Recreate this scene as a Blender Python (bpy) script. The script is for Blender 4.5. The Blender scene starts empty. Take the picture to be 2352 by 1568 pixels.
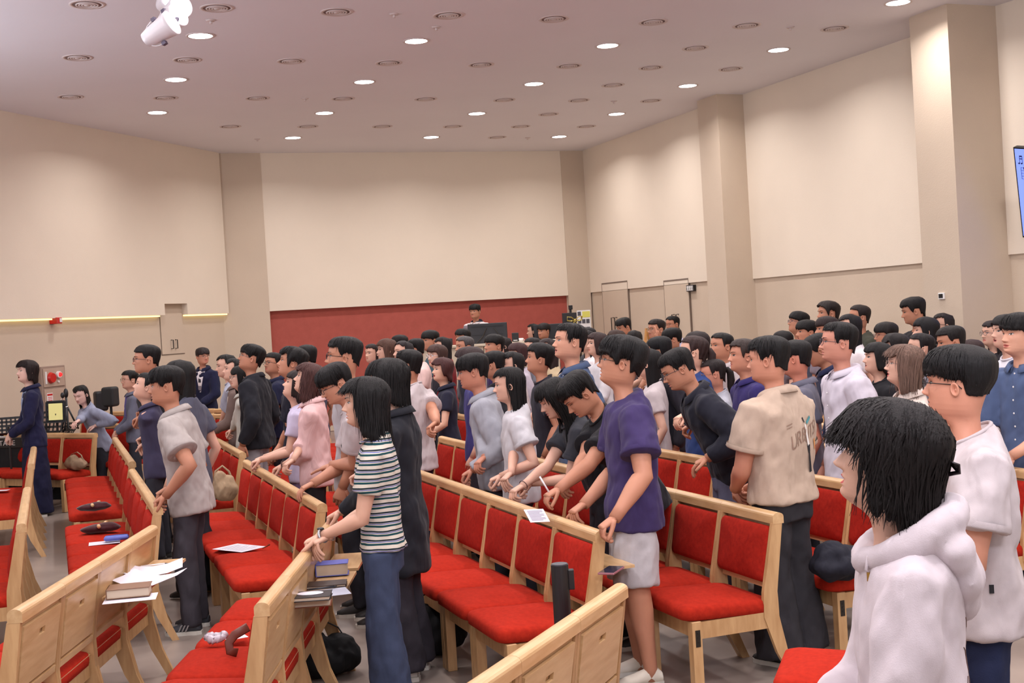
import bpy, math, random
import numpy as np
from mathutils import Vector, Matrix
random.seed(7)
RNG = np.random.default_rng(7)
SC = bpy.context.scene
COL = SC.collection
# ------------------------------------------------------------------ camera
CAM_H, FPX = 1.85, 2913.4
PITCH, ROLL = -0.0176, -0.0592
CF = Vector((0, math.cos(PITCH), math.sin(PITCH)))
_u = Vector((0, -math.sin(PITCH), math.cos(PITCH))); _r = Vector((1, 0, 0))
CR = _r*math.cos(ROLL) + _u*math.sin(ROLL)
CU = _u*math.cos(ROLL) - _r*math.sin(ROLL)
cam_data = bpy.data.cameras.new('camera'); cam = bpy.data.objects.new('camera', cam_data); COL.objects.link(cam)
cam.matrix_world = Matrix(((CR.x, CU.x, -CF.x, 0), (CR.y, CU.y, -CF.y, 0), (CR.z, CU.z, -CF.z, CAM_H), (0, 0, 0, 1)))
cam_data.sensor_width = 36.0; cam_data.lens = 36.0*FPX/2352.0; cam_data.clip_start = 0.05
SC.camera = cam
# ------------------------------------------------------------------ world, exposure, big lights
SC.view_settings.view_transform = 'Standard'; SC.view_settings.look = 'None'
SC.view_settings.gamma = 1.0; SC.view_settings.exposure = 0.06
try: SC.view_settings.use_curve_mapping = False
except Exception: pass
world = bpy.data.worlds.new('world'); SC.world = world; world.use_nodes = True
_bg = world.node_tree.nodes['Background']; _bg.inputs[0].default_value = (0.97, 0.93, 0.95, 1); _bg.inputs[1].default_value = 0.9
LAMP_COL = (1.0, 0.95, 0.95)
LAMP_W = 28.0      # watt of each ceiling downlight
CEIL = 4.85
def area(name, loc, size, power, color, target=None, size_y=None, spread=math.pi):
    d = bpy.data.lights.new(name, 'AREA'); d.energy = power; d.color = color
    d.shape = 'DISK' if size_y is None else 'RECTANGLE'; d.size = size
    if size_y is not None: d.size_y = size_y
    d.spread = spread
    o = bpy.data.objects.new(name, d); COL.objects.link(o); o.location = loc
    if target is not None:
        o.rotation_euler = (Vector(target)-Vector(loc)).to_track_quat('-Z', 'Y').to_euler()
    return o
# the stage floodlights of the hall (off frame, to the left behind the camera)
area('stage_floodlight_light', (-7.5, 1.0, 4.4), 1.2, 80, (0.98, 0.93, 0.97), (0.0, 9.0, 0.8), 0.8)
area('stage_floodlight_light', (-2.5, -1.5, 4.4), 1.2, 24, (0.98, 0.93, 0.97), (1.0, 7.0, 0.8), 1.2)

# unseen fill lamps added out of frame to brighten the ceiling
area('ceiling_fill_light', (-8.2, 6.0, 2.9), 1.2, 120, (0.80, 0.86, 1.0), (-8.2+.75, 6.0+.35, 2.9+.85), 1.57)
area('ceiling_fill_light', (-7.1, 10.5, 2.9), 1.2, 90, (0.80, 0.86, 1.0), (-7.1+.8, 10.5+.3, 2.9+.8), 1.57)
area('ceiling_fill_light', (1.0, 1.0, 2.9), 1.2, 210, (0.86, 0.88, 1.0), (1.0, 1.0+.75, 2.9+.85), 1.57)
# ------------------------------------------------------------------ pixel helpers (points of the hall found from the photograph)
def ray(x, y): return CF + CR*((x-1176)/FPX) - CU*((y-784)/FPX)
def atz(x, y, z):
    d = ray(x, y); t = (z-CAM_H)/d.z; return Vector((d.x*t, d.y*t, z))
def atd(x, y, D):
    d = ray(x, y); t = D/d.y; return Vector((d.x*t, D, CAM_H+d.z*t))
def onp(x, y, A, B):
    n = Vector((-(B[1]-A[1]), B[0]-A[0])); d = ray(x, y); t = (n.x*A[0]+n.y*A[1])/(n.x*d.x+n.y*d.y)
    return Vector((d.x*t, d.y*t, CAM_H+d.z*t))
def px(P):
    P = Vector(P)-Vector((0, 0, CAM_H)); f = P.dot(CF); return (1176+FPX*P.dot(CR)/f, 784-FPX*P.dot(CU)/f)
# ------------------------------------------------------------------ materials
def srgb(r, g, b):
    f = lambda c: c/12.92 if c <= .04045 else ((c+.055)/1.055)**2.4
    return (f(r/255), f(g/255), f(b/255), 1)
MATS = {}
def mat(name, rgb, rough=.6, spec=.5, metal=0, noise=0, nscale=30, bump=0, bscale=200, kind=None, rgb2=None, sheen=0, emit=0, var=0, stretch=None, alpha=None, cloth_fold=0, stripes=None):
    if name in MATS: return MATS[name]
    m = bpy.data.materials.new(name); m.use_nodes = True; nt = m.node_tree; N = nt.nodes; L = nt.links
    b = N['Principled BSDF']; c = srgb(*rgb)
    b.inputs['Base Color'].default_value = c; b.inputs['Roughness'].default_value = rough
    b.inputs['Specular IOR Level'].default_value = spec; b.inputs['Metallic'].default_value = metal
    if sheen: b.inputs['Sheen Weight'].default_value = sheen
    tc = N.new('ShaderNodeTexCoord'); co = tc.outputs['Object']
    if stretch:
        mp = N.new('ShaderNodeMapping'); mp.inputs['Scale'].default_value = stretch; L.new(co, mp.inputs[0]); sco = mp.outputs[0]
    else: sco = co
    last = None
    if stripes:
        last = stripes(N, L, co)
        L.new(last, b.inputs['Base Color'])
    elif noise or rgb2:
        n = N.new('ShaderNodeTexNoise'); n.inputs['Scale'].default_value = nscale; n.inputs['Detail'].default_value = 5; L.new(sco, n.inputs['Vector'])
        r = N.new('ShaderNodeValToRGB'); r.color_ramp.elements[0].position = .32; r.color_ramp.elements[1].position = .68
        c2 = srgb(*rgb2) if rgb2 else tuple(min(1, x*(1+noise)) for x in c[:3])+(1,)
        c1 = c if rgb2 else tuple(x*(1-noise) for x in c[:3])+(1,)
        r.color_ramp.elements[0].color = c1; r.color_ramp.elements[1].color = c2
        L.new(n.outputs['Fac'], r.inputs[0]); L.new(r.outputs[0], b.inputs['Base Color']); last = r.outputs[0]
    if var and last is not None:
        oi = N.new('ShaderNodeObjectInfo'); h = N.new('ShaderNodeHueSaturation')
        mr = N.new('ShaderNodeMapRange'); mr.inputs['To Min'].default_value = 1-var; mr.inputs['To Max'].default_value = 1+var
        L.new(oi.outputs['Random'], mr.inputs[0]); L.new(mr.outputs[0], h.inputs['Value']); L.new(last, h.inputs['Color']); L.new(h.outputs[0], b.inputs['Base Color'])
    bl = None
    if cloth_fold:
        n3 = N.new('ShaderNodeTexNoise'); n3.inputs['Scale'].default_value = 5; n3.inputs['Detail'].default_value = 2; n3.inputs['Distortion'].default_value = .6
        mp3 = N.new('ShaderNodeMapping'); mp3.inputs['Scale'].default_value = (1.8, 1.8, .6); L.new(co, mp3.inputs[0]); L.new(mp3.outputs[0], n3.inputs['Vector'])
        bp3 = N.new('ShaderNodeBump'); bp3.inputs['Strength'].default_value = cloth_fold; bp3.inputs['Distance'].default_value = .05; L.new(n3.outputs['Fac'], bp3.inputs['Height']); bl = bp3.outputs[0]
    if bump:
        n2 = N.new('ShaderNodeTexNoise'); n2.inputs['Scale'].default_value = bscale; n2.inputs['Detail'].default_value = 4; L.new(sco, n2.inputs['Vector'])
        bp = N.new('ShaderNodeBump'); bp.inputs['Strength'].default_value = bump; bp.inputs['Distance'].default_value = .01; L.new(n2.outputs['Fac'], bp.inputs['Height'])
        if bl is not None: L.new(bl, bp.inputs['Normal'])
        bl = bp.outputs[0]
    if bl is not None: L.new(bl, b.inputs['Normal'])
    if emit: b.inputs['Emission Color'].default_value = c; b.inputs['Emission Strength'].default_value = emit
    if alpha is not None: b.inputs['Alpha'].default_value = alpha
    MATS[name] = m; return m
WOOD = mat('birch_wood', (196, 156, 110), .38, .5, rgb2=(174, 132, 88), nscale=6, stretch=(5, 5, .9), bump=.05, bscale=60, var=.06)
WOODX = mat('birch_wood_rail', (204, 168, 124), .30, .5, rgb2=(186, 146, 100), nscale=6, stretch=(.9, 6, 6), var=.05)
FAB = mat('red_upholstery', (172, 42, 26), .95, .1, rgb2=(155, 36, 23), nscale=45, bump=.35, bscale=420, var=.10)
FABD = mat('shaded_red_upholstery', (162, 36, 24), .95, .1, rgb2=(142, 29, 20), nscale=45, bump=.35, bscale=420, var=.12)  # seat red darkened for the backrests, their shade put into the colour
METAL = mat('dark_metal', (60, 55, 50), .4, .5, metal=.8)
BLACKP = mat('black_plastic', (22, 22, 24), .45)
TAUPE = mat('taupe_wall_paint', (200, 182, 162), .85, .2, noise=.025, nscale=1.5, bump=.15, bscale=90)
CREAM = mat('cream_wall_paint', (226, 212, 194), .85, .2, noise=.02, nscale=1.2, bump=.12, bscale=90)
CEILM = mat('ceiling_paint', (226, 222, 226), .9, .15, noise=.015, nscale=.8, bump=.08, bscale=60)
REDW = mat('red_acoustic_wall', (166, 86, 76), .95, .1, noise=.05, nscale=8, bump=.3, bscale=150)
FLOORM = mat('polished_concrete_floor', (150, 136, 126), .34, .4, rgb2=(130, 117, 109), nscale=2.2, bump=.04, bscale=12)
WHITE = mat('white_paint', (225, 222, 220), .5)
# ------------------------------------------------------------------ mesh helpers
def link(name, me, m=None, parent=None, smooth=False):
    o = bpy.data.objects.new(name, me); COL.objects.link(o)
    if m is not None:
        for x in (m if isinstance(m, (list, tuple)) else [m]): me.materials.append(x)
    if parent is not None: o.parent = parent
    if smooth: me.polygons.foreach_set('use_smooth', [True]*len(me.polygons)); me.update()
    return o
class MB:
    def __init__(s): s.v = []; s.f = []; s.mi = []
    def add(s, v, f, mi=0):
        k = len(s.v); s.v += [tuple(p) for p in v]; s.f += [tuple(i+k for i in q) for q in f]; s.mi += [mi]*len(f); return s
    def box(s, x0, x1, y0, y1, z0, z1, M=None, mi=0, bev=0):
        if bev:
            b = bev; v = []
            for (xa, xb, ya, yb, z) in ((x0+b, x1-b, y0+b, y1-b, z0), (x0, x1, y0, y1, z0+b), (x0, x1, y0, y1, z1-b), (x0+b, x1-b, y0+b, y1-b, z1)):
                v += [(xa, ya, z), (xb, ya, z), (xb, yb, z), (xa, yb, z)]
            f = [(3, 2, 1, 0), (12, 13, 14, 15)]
            for k in range(3):
                for i in range(4): j = (i+1) % 4; f.append((4*k+i, 4*k+j, 4*k+4+j, 4*k+4+i))
        else:
            v = [(x0, y0, z0), (x1, y0, z0), (x1, y1, z0), (x0, y1, z0), (x0, y0, z1), (x1, y0, z1), (x1, y1, z1), (x0, y1, z1)]
            f = [(3, 2, 1, 0), (4, 5, 6, 7), (0, 1, 5, 4), (1, 2, 6, 5), (2, 3, 7, 6), (3, 0, 4, 7)]
        if M is not None: v = [M @ Vector(p) for p in v]
        return s.add(v, f, mi)
    def prism(s, poly, z0, z1, mi=0):
        n = len(poly); v = [(p[0], p[1], z0) for p in poly]+[(p[0], p[1], z1) for p in poly]
        f = [tuple(range(n-1, -1, -1)), tuple(range(n, 2*n))]+[(i, (i+1) % n, n+(i+1) % n, n+i) for i in range(n)]
        return s.add(v, f, mi)
    def prof(s, pts, x0, x1, mi=0):          # polygon in the y-z plane pushed along x
        n = len(pts); v = [(x0, p[0], p[1]) for p in pts]+[(x1, p[0], p[1]) for p in pts]
        f = [tuple(range(n-1, -1, -1)), tuple(range(n, 2*n))]+[(i, (i+1) % n, n+(i+1) % n, n+i) for i in range(n)]
        return s.add(v, f, mi)
    def tube(s, pts, rad, n=8, mi=0, cap=True, flat=1.0, up=(0, 0, 1)):
        pts = [Vector(p) for p in pts]; rad = rad if isinstance(rad, (list, tuple)) else [rad]*len(pts)
        v = []; u = Vector(up); a = None
        for i, p in enumerate(pts):
            t = (pts[min(i+1, len(pts)-1)]-pts[max(i-1, 0)])
            if t.length < 1e-9: t = Vector((0, 0, 1))
            t.normalize()
            if a is None:
                a = t.cross(u)
                if a.length < .3: a = t.cross(Vector((0, 1, 0)))
            else: a = a-t*a.dot(t)
            a.normalize(); b = a.cross(t).normalized()
            for k in range(n):
                th = 2*math.pi*k/n; v.append(p+a*(rad[i]*math.cos(th))+b*(rad[i]*flat*math.sin(th)))
        f = [(i*n+k, i*n+(k+1) % n, (i+1)*n+(k+1) % n, (i+1)*n+k) for i in range(len(pts)-1) for k in range(n)]
        if cap: f += [tuple(range(n-1, -1, -1)), tuple((len(pts)-1)*n+k for k in range(n))]
        return s.add(v, f, mi)
    def disc(s, c, r, h, n=20, mi=0, r2=None, M=None):
        v = []
        for z, rr in ((0, r), (h, r if r2 is None else r2)):
            v += [(c[0]+rr*math.cos(2*math.pi*k/n), c[1]+rr*math.sin(2*math.pi*k/n), c[2]+z) for k in range(n)]
        f = [tuple(range(n-1, -1, -1)), tuple(range(n, 2*n))]+[(k, (k+1) % n, n+(k+1) % n, n+k) for k in range(n)]
        if M is not None: v = [M @ Vector(p) for p in v]
        return s.add(v, f, mi)
    def ell(s, c, r, n=12, m=8, mi=0, M=None):
        v = []; f = []
        for i in range(m+1):
            ph = math.pi*i/m-math.pi/2
            for k in range(n):
                th = 2*math.pi*k/n; v.append(Vector((c[0]+r[0]*math.cos(ph)*math.cos(th), c[1]+r[1]*math.cos(ph)*math.sin(th), c[2]+r[2]*math.sin(ph))))
        for i in range(m):
            for k in range(n): f.append((i*n+k, i*n+(k+1) % n, (i+1)*n+(k+1) % n, (i+1)*n+k))
        if M is not None: v = [M @ p for p in v]
        return s.add(v, f, mi)
    def grid(s, P, closed=False, mi=0):      # P[i][j] points
        r = len(P); c = len(P[0]); v = [p for row in P for p in row]; f = []
        for i in range(r-1):
            for j in range(c if closed else c-1): f.append((i*c+j, i*c+(j+1) % c, (i+1)*c+(j+1) % c, (i+1)*c+j))
        return s.add(v, f, mi)
    def mesh(s, name='mesh', smooth=False):
        me = bpy.data.meshes.new(name); me.from_pydata([tuple(p) for p in s.v], [], s.f); me.update()
        if any(s.mi): me.polygons.foreach_set('material_index', s.mi)
        if smooth: me.polygons.foreach_set('use_smooth', [True]*len(me.polygons))
        return me
    def build(s, name, m, parent=None, smooth=False): return link(name, s.mesh(name, smooth), m, parent)
def empty(name, loc=(0, 0, 0), rz=0, label=None, cat=None, group=None):
    o = bpy.data.objects.new(name, None); COL.objects.link(o); o.location = loc; o.rotation_euler = (0, 0, rz); o.empty_display_size = .1
    return tag(o, label, cat, group)
def tag(o, label=None, cat=None, group=None, kind=None):
    if label: o['label'] = label
    if cat: o['category'] = cat
    if group: o['group'] = group
    if kind: o['kind'] = kind
    return o
def struct(o): o['kind'] = 'structure'; return o
def bevel(o, w=.004, seg=2):
    b = o.modifiers.new('bevel', 'BEVEL'); b.width = w; b.segments = seg; b.limit_method = 'ANGLE'; return o
def copy_tree(o, parent=None):
    c = o.copy(); COL.objects.link(c); c.parent = parent
    for ch in list(o.children): copy_tree(ch, c)
    return c
def text_mesh(s, size, depth=.001, align='CENTER', font=None):
    cu = bpy.data.curves.new('txt', 'FONT'); cu.body = s; cu.size = size; cu.extrude = depth; cu.align_x = align; cu.align_y = 'CENTER'
    o = bpy.data.objects.new('txt', cu); COL.objects.link(o); dg = bpy.context.evaluated_depsgraph_get()
    me = bpy.data.meshes.new_from_object(o.evaluated_get(dg)); bpy.data.objects.remove(o); return me
ORD = ['nearest', 'second', 'third', 'fourth', 'fifth', 'sixth', 'seventh', 'eighth', 'ninth', 'tenth', 'eleventh', 'twelfth', 'thirteenth', 'fourteenth']
# ------------------------------------------------------------------ the hall
def fz(y): return max(0.0, (y-14.0)*0.018)      # the floor climbs slightly at the back
def frame_of(A, B):                              # x along A->B, y into the room side (towards the camera), z up
    A = Vector((A[0], A[1], 0)); B = Vector((B[0], B[1], 0)); x = (B-A).normalized(); y = Vector((x.y, -x.x, 0))
    if y.dot(-A) < 0 and y.dot(-B) < 0: y = -y
    return A, x, y, (B-A).length
def wbox(mb, A, B, s0, s1, d0, d1, z0, z1, mi=0):   # along the wall s, out of the wall d
    A, x, y, L = frame_of(A, B)
    P = [A+x*s+y*d for s, d in ((s0, d0), (s1, d0), (s1, d1), (s0, d1))]
    v = [(p.x, p.y, z0) for p in P]+[(p.x, p.y, z1) for p in P]
    f = [(3, 2, 1, 0), (4, 5, 6, 7), (0, 1, 5, 4), (1, 2, 6, 5), (2, 3, 7, 6), (3, 0, 4, 7)]
    if ((Vector(v[1])-Vector(v[0])).cross(Vector(v[3])-Vector(v[0]))).z < 0: f = [q[::-1] for q in f]
    mb.add(v, f, mi)
def slen(P, A, B):
    A, x, y, L = frame_of(A, B); return (Vector((P[0], P[1], 0))-A).dot(x)
L0 = atz(0, 253, CEIL); L1 = atz(508, 352, CEIL); B0 = atz(596, 352, CEIL); B1 = atz(1282, 348, CEIL); P1 = atz(1338, 346, CEIL)
R1 = atz(1601, 250, CEIL); pa = atz(1601, 232, CEIL); pb = atz(1646, 216, CEIL); pc = atz(1706, 217, CEIL); R2 = atz(2086, 87, CEIL)
qa = atz(2088, 40, CEIL); qb = atz(2174, 8.5, CEIL); qc = atz(2286, 13.5, CEIL); R3 = atz(2330, 0, CEIL)
ldir = (L1-L0).normalized(); LW = L1-ldir*26
rdir = (R2-pc).normalized()
r3dir = (R3-qc); r3dir.z = 0; r3dir.normalize(); RW = qc+r3dir*9
UP = 2.22
# floor
mb = MB(); ys = [-6, 14, 27]
P = [[(x, y, fz(y)) for x in (-16, 14)] for y in ys]
mb.grid(P); struct(mb.build('floor', FLOORM))
# ceiling
mb = MB().box(-17, 14, -6, 28, CEIL, CEIL+.15); struct(mb.build('ceiling', CEILM))
# left wall: taupe below, cream panel proud above with a light cove
mb = MB(); wbox(mb, LW, L1, 0, 26.2, -.25, -.10, 0, CEIL); struct(mb.build('wall_left', TAUPE))
sn0 = slen(onp(378, 700, LW, L1), LW, L1); sn1 = slen(onp(430, 700, LW, L1), LW, L1)
nz = onp(404, 697, LW, L1).z
mb = MB(); wbox(mb, LW, L1, 0, sn0, -.10, .0, UP, CEIL); wbox(mb, LW, L1, sn0, sn1, -.10, .0, nz, CEIL); wbox(mb, LW, L1, sn1, slen(onp(526, 720, LW, L1), LW, L1), -.10, 0, UP, CEIL)
struct(mb.build('trim_1', CREAM))
LED = mat('warm_cove_light', (255, 236, 170), .5, emit=1.5)
mb = MB(); wbox(mb, LW, L1, 8, sn0-.06, -.098, -.05, UP-.022, UP-.003); wbox(mb, LW, L1, sn1+.02, sn1+1.35, -.098, -.05, UP-.022, UP-.003)
t = mb.build('cove_light_strip', LED); tag(t, 'thin warm light strip glowing under the cream panel of the left wall', 'light')
# door on the left wall (cupboard doors below the niche)
zt = onp(404, 722, LW, L1).z; zb = onp(404, 812, LW, L1).z
GRV = mat('dark_gap', (120, 104, 92), .9)
mb = MB(); g = .008; sm = (sn0+sn1)/2; 
for a, b in ((sn0+.0, sn1-.02),):
    wbox(mb, LW, L1, a, b, -.10, -.088, zb, zt+.02)
d = struct(mb.build('door_1', TAUPE))
mb = MB(); wbox(mb, LW, L1, sn0-.012, sn0, -.10, -.094, zb-.012, zt); wbox(mb, LW, L1, sn0-.012, sn1, -.10, -.094, zb-.012, zb); mb.build('door_gap', GRV, d)
for k in (-.09, .02):
    mb = MB(); A_, x_, y_, _ = frame_of(LW, L1)
    h0 = A_+x_*(sm+k+.03)+y_*(-.05); z0 = onp(404, 800, LW, L1).z; z1 = onp(404, 780, LW, L1).z; w_ = y_*(-.04)
    mb.tube([h0+w_+Vector((0, 0, z0)), h0+Vector((0, 0, z0)), h0+Vector((0, 0, z1)), h0+w_+Vector((0, 0, z1))], .008, 6); mb.build('door_handle', METAL, d)
# fire alarm box and hydrant cabinet
RED = mat('alarm_red', (190, 30, 24), .35); REDL = mat('alarm_lamp_red', (255, 40, 40), .3, emit=1.2)
GREYM = mat('grey_painted_steel', (150, 128, 114), .5, noise=.02); BEIGEM = mat('beige_panel', (176, 152, 134), .6)
def walled(xp, yp): return slen(onp(xp, yp, LW, L1), LW, L1), onp(xp, yp, LW, L1).z
s0, z1 = walled(127, 729); s1, z0 = walled(139, 743)
al = empty('fire_alarm', (0, 0, 0), 0, 'small red fire alarm box fixed under the cove light of the left wall', 'alarm')
mb = MB(); wbox(mb, LW, L1, s0, s1, -.10, .03, z0, z1); bevel(mb.build('alarm_housing', RED, al), .006)
mb = MB(); wbox(mb, LW, L1, s0+.045, s1-.005, .03, .035, z0+.02, z1-.01); mb.build('alarm_lens', WHITE, al)
s0, z1 = walled(98, 842); s1, _ = walled(153, 842)
hc = empty('hydrant_cabinet', (0, 0, 0), 0, 'tall grey fire hydrant cabinet with a red bell and red lamp on the left wall', 'cabinet')
zb_ = .3; mb = MB(); wbox(mb, LW, L1, s0, s1, -.10, -.03, zb_, z1); bevel(mb.build('cabinet_frame', GREYM, hc), .005)
W = s1-s0
mb = MB(); wbox(mb, LW, L1, s0+.03, s1-.03, -.03, -.018, z1-.27, z1-.03); bevel(mb.build('upper_panel', BEIGEM, hc), .003)
mb = MB(); wbox(mb, LW, L1, s0+.03, s1-.03, -.03, -.018, zb_+.03, z1-.30); bevel(mb.build('cabinet_door', BEIGEM, hc), .003)
A_, x_, y_, _ = frame_of(LW, L1)
def wdisc(s, z, r, d0, d1, m, name, par, n=24, r2=None):
    mb = MB(); M = Matrix.Translation(A_+x_*s+Vector((0, 0, z))) @ Matrix(((x_.x, 0, y_.x, 0), (x_.y, 0, y_.y, 0), (0, 1, 0, 0), (0, 0, 0, 1)))
    mb.disc((0, 0, d0), r, d1-d0, n, 0, r2, M); return mb.build(name, m, par)
wdisc(s0+W*.36, z1-.155, .075, -.018, .02, RED, 'alarm_bell', hc, r2=.06)
wdisc(s0+W*.66, z1-.12, .045, -.018, .01, WHITE, 'lamp_ring', hc); wdisc(s0+W*.68, z1-.12, .03, .01, .03, REDL, 'alarm_lamp', hc, r2=.02)
wdisc(s0+W*.65, z1-.21, .015, -.018, -.005, WHITE, 'push_button', hc)
mb = MB(); wbox(mb, LW, L1, s0+W*.12, s0+W*.17, -.018, -.008, z1-.23, z1-.07); mb.build('name_plate', WHITE, hc)
mb = MB(); wbox(mb, LW, L1, s0+W*.14, s0+W*.38, -.018, -.015, z1-.52, z1-.35); lb = mb.build('instruction_label', WHITE, hc)
mb = MB(); wbox(mb, LW, L1, s0+W*.15, s0+W*.37, -.015, -.014, z1-.385, z1-.36); [wbox(mb, LW, L1, s0+W*.17, s0+W*.35, -.015, -.014, z1-.41-k*.022, z1-.402-k*.022) for k in range(5)]; mb.build('label_print', RED, lb)
# back wall
Bx0 = L1; Bx1 = P1
LB = (Vector((P1.x-L1.x, P1.y-L1.y))).length
mb = MB(); wbox(mb, Bx0, Bx1, -.3, LB+.3, -.3, -.1, 0, CEIL); struct(mb.build('wall_back', REDW))
sB0 = slen(B0, Bx0, Bx1); sB1 = slen(B1, Bx0, Bx1)
mb = MB(); wbox(mb, Bx0, Bx1, sB0, sB1, -.1, -.012, UP, CEIL); struct(mb.build('trim_2', CREAM))
mb = MB(); wbox(mb, Bx0, Bx1, -.35, sB0, -.31, 0, 0, CEIL); struct(mb.build('trim_3', TAUPE))
mb = MB(); wbox(mb, Bx0, Bx1, sB1, LB, -.1, 0, 0, CEIL); struct(mb.build('trim_4', TAUPE))
# right wall: far bay, pillar, near bay, pillar, last bay
mb = MB(); far = P1+(P1-R1)*.02
LR = (R1-P1).length
wbox(mb, P1, R1, -.05, LR+.9, -.3, -.03, 0, CEIL); w1 = struct(mb.build('wall_right', TAUPE))
mb = MB(); wbox(mb, P1, R1, 0, LR+.9, -.03, 0, 2.25, CEIL); struct(mb.build('trim_5', CREAM))
def wall_pt(xp, yp, A, B): p = onp(xp, yp, A, B); return slen(p, A, B), p.z
k = 2
for (xa, xb, yt) in ((1382, 1441, 652), (1524, 1581, 646)):
    sa, zt = wall_pt(xa, yt, P1, R1); sb, _ = wall_pt(xb, yt, P1, R1); f0 = fz(20)
    mb = MB(); wbox(mb, P1, R1, sa+.008, sb-.008, -.03, .002, f0, 2.25-.006); d = struct(mb.build('door_%d' % k, TAUPE)); k += 1
    mb = MB(); wbox(mb, P1, R1, sa-.004, sa+.008, -.03, .003, f0, zt); wbox(mb, P1, R1, sb-.008, sb+.004, -.03, .003, f0, zt); wbox(mb, P1, R1, sa, sb, -.03, .005, zt-.01, zt+.012); mb.build('door_gap', GRV, d)
    Aq, xq, yq, _ = frame_of(P1, R1)
    for off in (-.10, .04):
        h = Aq+xq*((sa+sb)/2+off)+yq*.05; mb = MB(); hz = 1.25+.3
        mb.tube([h-yq*.05+Vector((0, 0, hz)), h+Vector((0, 0, hz)), h+Vector((0, 0, hz+.22)), h-yq*.05+Vector((0, 0, hz+.22))], .009, 6); mb.build('door_handle', METAL, d)
# exit sign over the second door
sa, z1 = wall_pt(1579, 655, P1, R1); sb, z0 = wall_pt(1596, 668, P1, R1)
ex = empty('door_sign', (0, 0, 0), 0, 'small white framed sign with pictograms beside the far right door', 'sign')
mb = MB(); wbox(mb, P1, R1, sa, sb, -.02, .025, z0, z1); mb.build('sign_frame', BLACKP, ex)
mb = MB(); wbox(mb, P1, R1, sa+.012, sb-.012, .025, .028, z0+.012, z1-.012); mb.build('sign_face', WHITE, ex)
mb = MB()
for i in range(4):
    c = sa+.03+i*(sb-sa-.06)/3; zc = (z0+z1)/2; wbox(mb, P1, R1, c-.008, c+.008, .028, .03, zc-.03, zc+.012); wbox(mb, P1, R1, c-.006, c+.006, .028, .03, zc+.018, zc+.034)
mb.build('sign_print', mat('sign_ink', (70, 80, 75), .6), ex)
# pillar 2 / bay / pillar 3 / last bay
def poly_pillar(name, a, b, c, back):
    x = (b-a).normalized(); d = Vector((a.x, a.y, 0)); poly = [(a.x, a.y), (b.x, b.y), (c.x, c.y), (c.x+back.x, c.y+back.y), (a.x+back.x, a.y+back.y)]
    mb = MB(); mb.prism(poly, 0, CEIL); struct(mb.build(name, TAUPE))
nout = Vector((rdir.y, -rdir.x, 0)); nout = nout if nout.x > 0 else -nout
poly_pillar('wall_pillar_left', pa, pb, pc, nout*.5)
LR2 = (R2-pc).length
mb = MB(); wbox(mb, pc, R2, -.6, LR2+2.5, -.3, -.03, 0, CEIL); struct(mb.build('wall_right_near', TAUPE))
mb = MB(); wbox(mb, pc, R2, -.5, LR2+2.0, -.03, 0, UP, CEIL); struct(mb.build('trim_6', CREAM))
poly_pillar('wall_pillar_right', qa, qb, qc, nout*.6)
mb = MB(); wbox(mb, qc, RW, -.5, 9, -.3, -.03, 0, CEIL); struct(mb.build('wall_right_front', TAUPE))
mb = MB(); wbox(mb, qc, RW, 0, 9, -.03, 0, UP, CEIL); struct(mb.build('trim_7', CREAM))
# thermostat
sa, z1 = wall_pt(2158, 672, pc, R2); sb, z0 = wall_pt(2171, 687, pc, R2)
tp = onp(2164, 680, qa, qb)
fa = tuple(qa); th = empty('wall_thermostat', (0, 0, 0), 0, 'small white wall controller with a dark screen beside the right pillar', 'thermostat')
sa = slen(onp(2158, 680, qa, qb), qa, qb); sb = slen(onp(2171, 680, qa, qb), qa, qb); z0 = onp(2164, 687, qa, qb).z; z1 = onp(2164, 672, qa, qb).z
mb = MB(); wbox(mb, qa, qb, sa, sb, 0, .02, z0, z1); bevel(mb.build('controller_case', WHITE, th), .004)
mb = MB(); wbox(mb, qa, qb, sa+.012, sb-.014, .02, .023, z0+.014, z1-.012); mb.build('controller_screen', BLACKP, th)
# hanging screen on the last bay
zt = onp(2327, 338, qc, RW).z; zb2 = onp(2349, 545, qc, RW).z
ssc = slen(onp(2327, 338, qc, RW), qc, RW)
Aq, xq, yq, _ = frame_of(qc, RW)
tilt = .36
c0 = Aq+xq*ssc+yq*(.06+tilt)+Vector((0, 0, zt)); 
scr = empty('song_screen', (0, 0, 0), 0, 'large blue screen showing sheet music on the right wall, cut by the frame', 'screen')
M = Matrix(((xq.x, 0, yq.x, 0), (xq.y, 0, yq.y, 0), (0, 0, 0, 0), (0, 0, 0, 1)))
# local frame: u along wall, w outwards, v up (tilted forward at the top)
tp_ = onp(2327, 338, (Aq+yq*.42)[:], (Aq+xq+yq*.42)[:]); bt_ = onp(2349, 545, (Aq+yq*.12)[:], (Aq+xq+yq*.12)[:])
vv = (tp_-bt_); Hs = vv.length; vv.normalize(); uu = (xq-vv*xq.dot(vv)).normalized(); ww = uu.cross(vv); ww = ww if ww.dot(yq) > 0 else -ww
M = Matrix.Translation(bt_) @ Matrix(((uu.x, ww.x, vv.x, 0), (uu.y, ww.y, vv.y, 0), (uu.z, ww.z, vv.z, 0), (0, 0, 0, 1)))
Ws = Hs*16/9
mb = MB().box(0, Ws, -.06, 0, 0, Hs, M); mb.build('screen_case', BLACKP, scr)
mb = MB().box(.015, Ws-.015, 0, .004, .02, Hs-.015, M); dp = mb.build('display_panel', mat('blue_display', (118, 140, 236), .3, emit=.95), scr)
INK = mat('display_ink', (30, 34, 80), .5, emit=.1)
mb = MB()
for k in range(5): mb.box(.07, Ws-.1, .004, .006, Hs*.66+k*.03, Hs*.66+k*.03+.003, M)
mb.box(.07, .073, .004, .006, Hs*.66, Hs*.66+.123, M)
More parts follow.
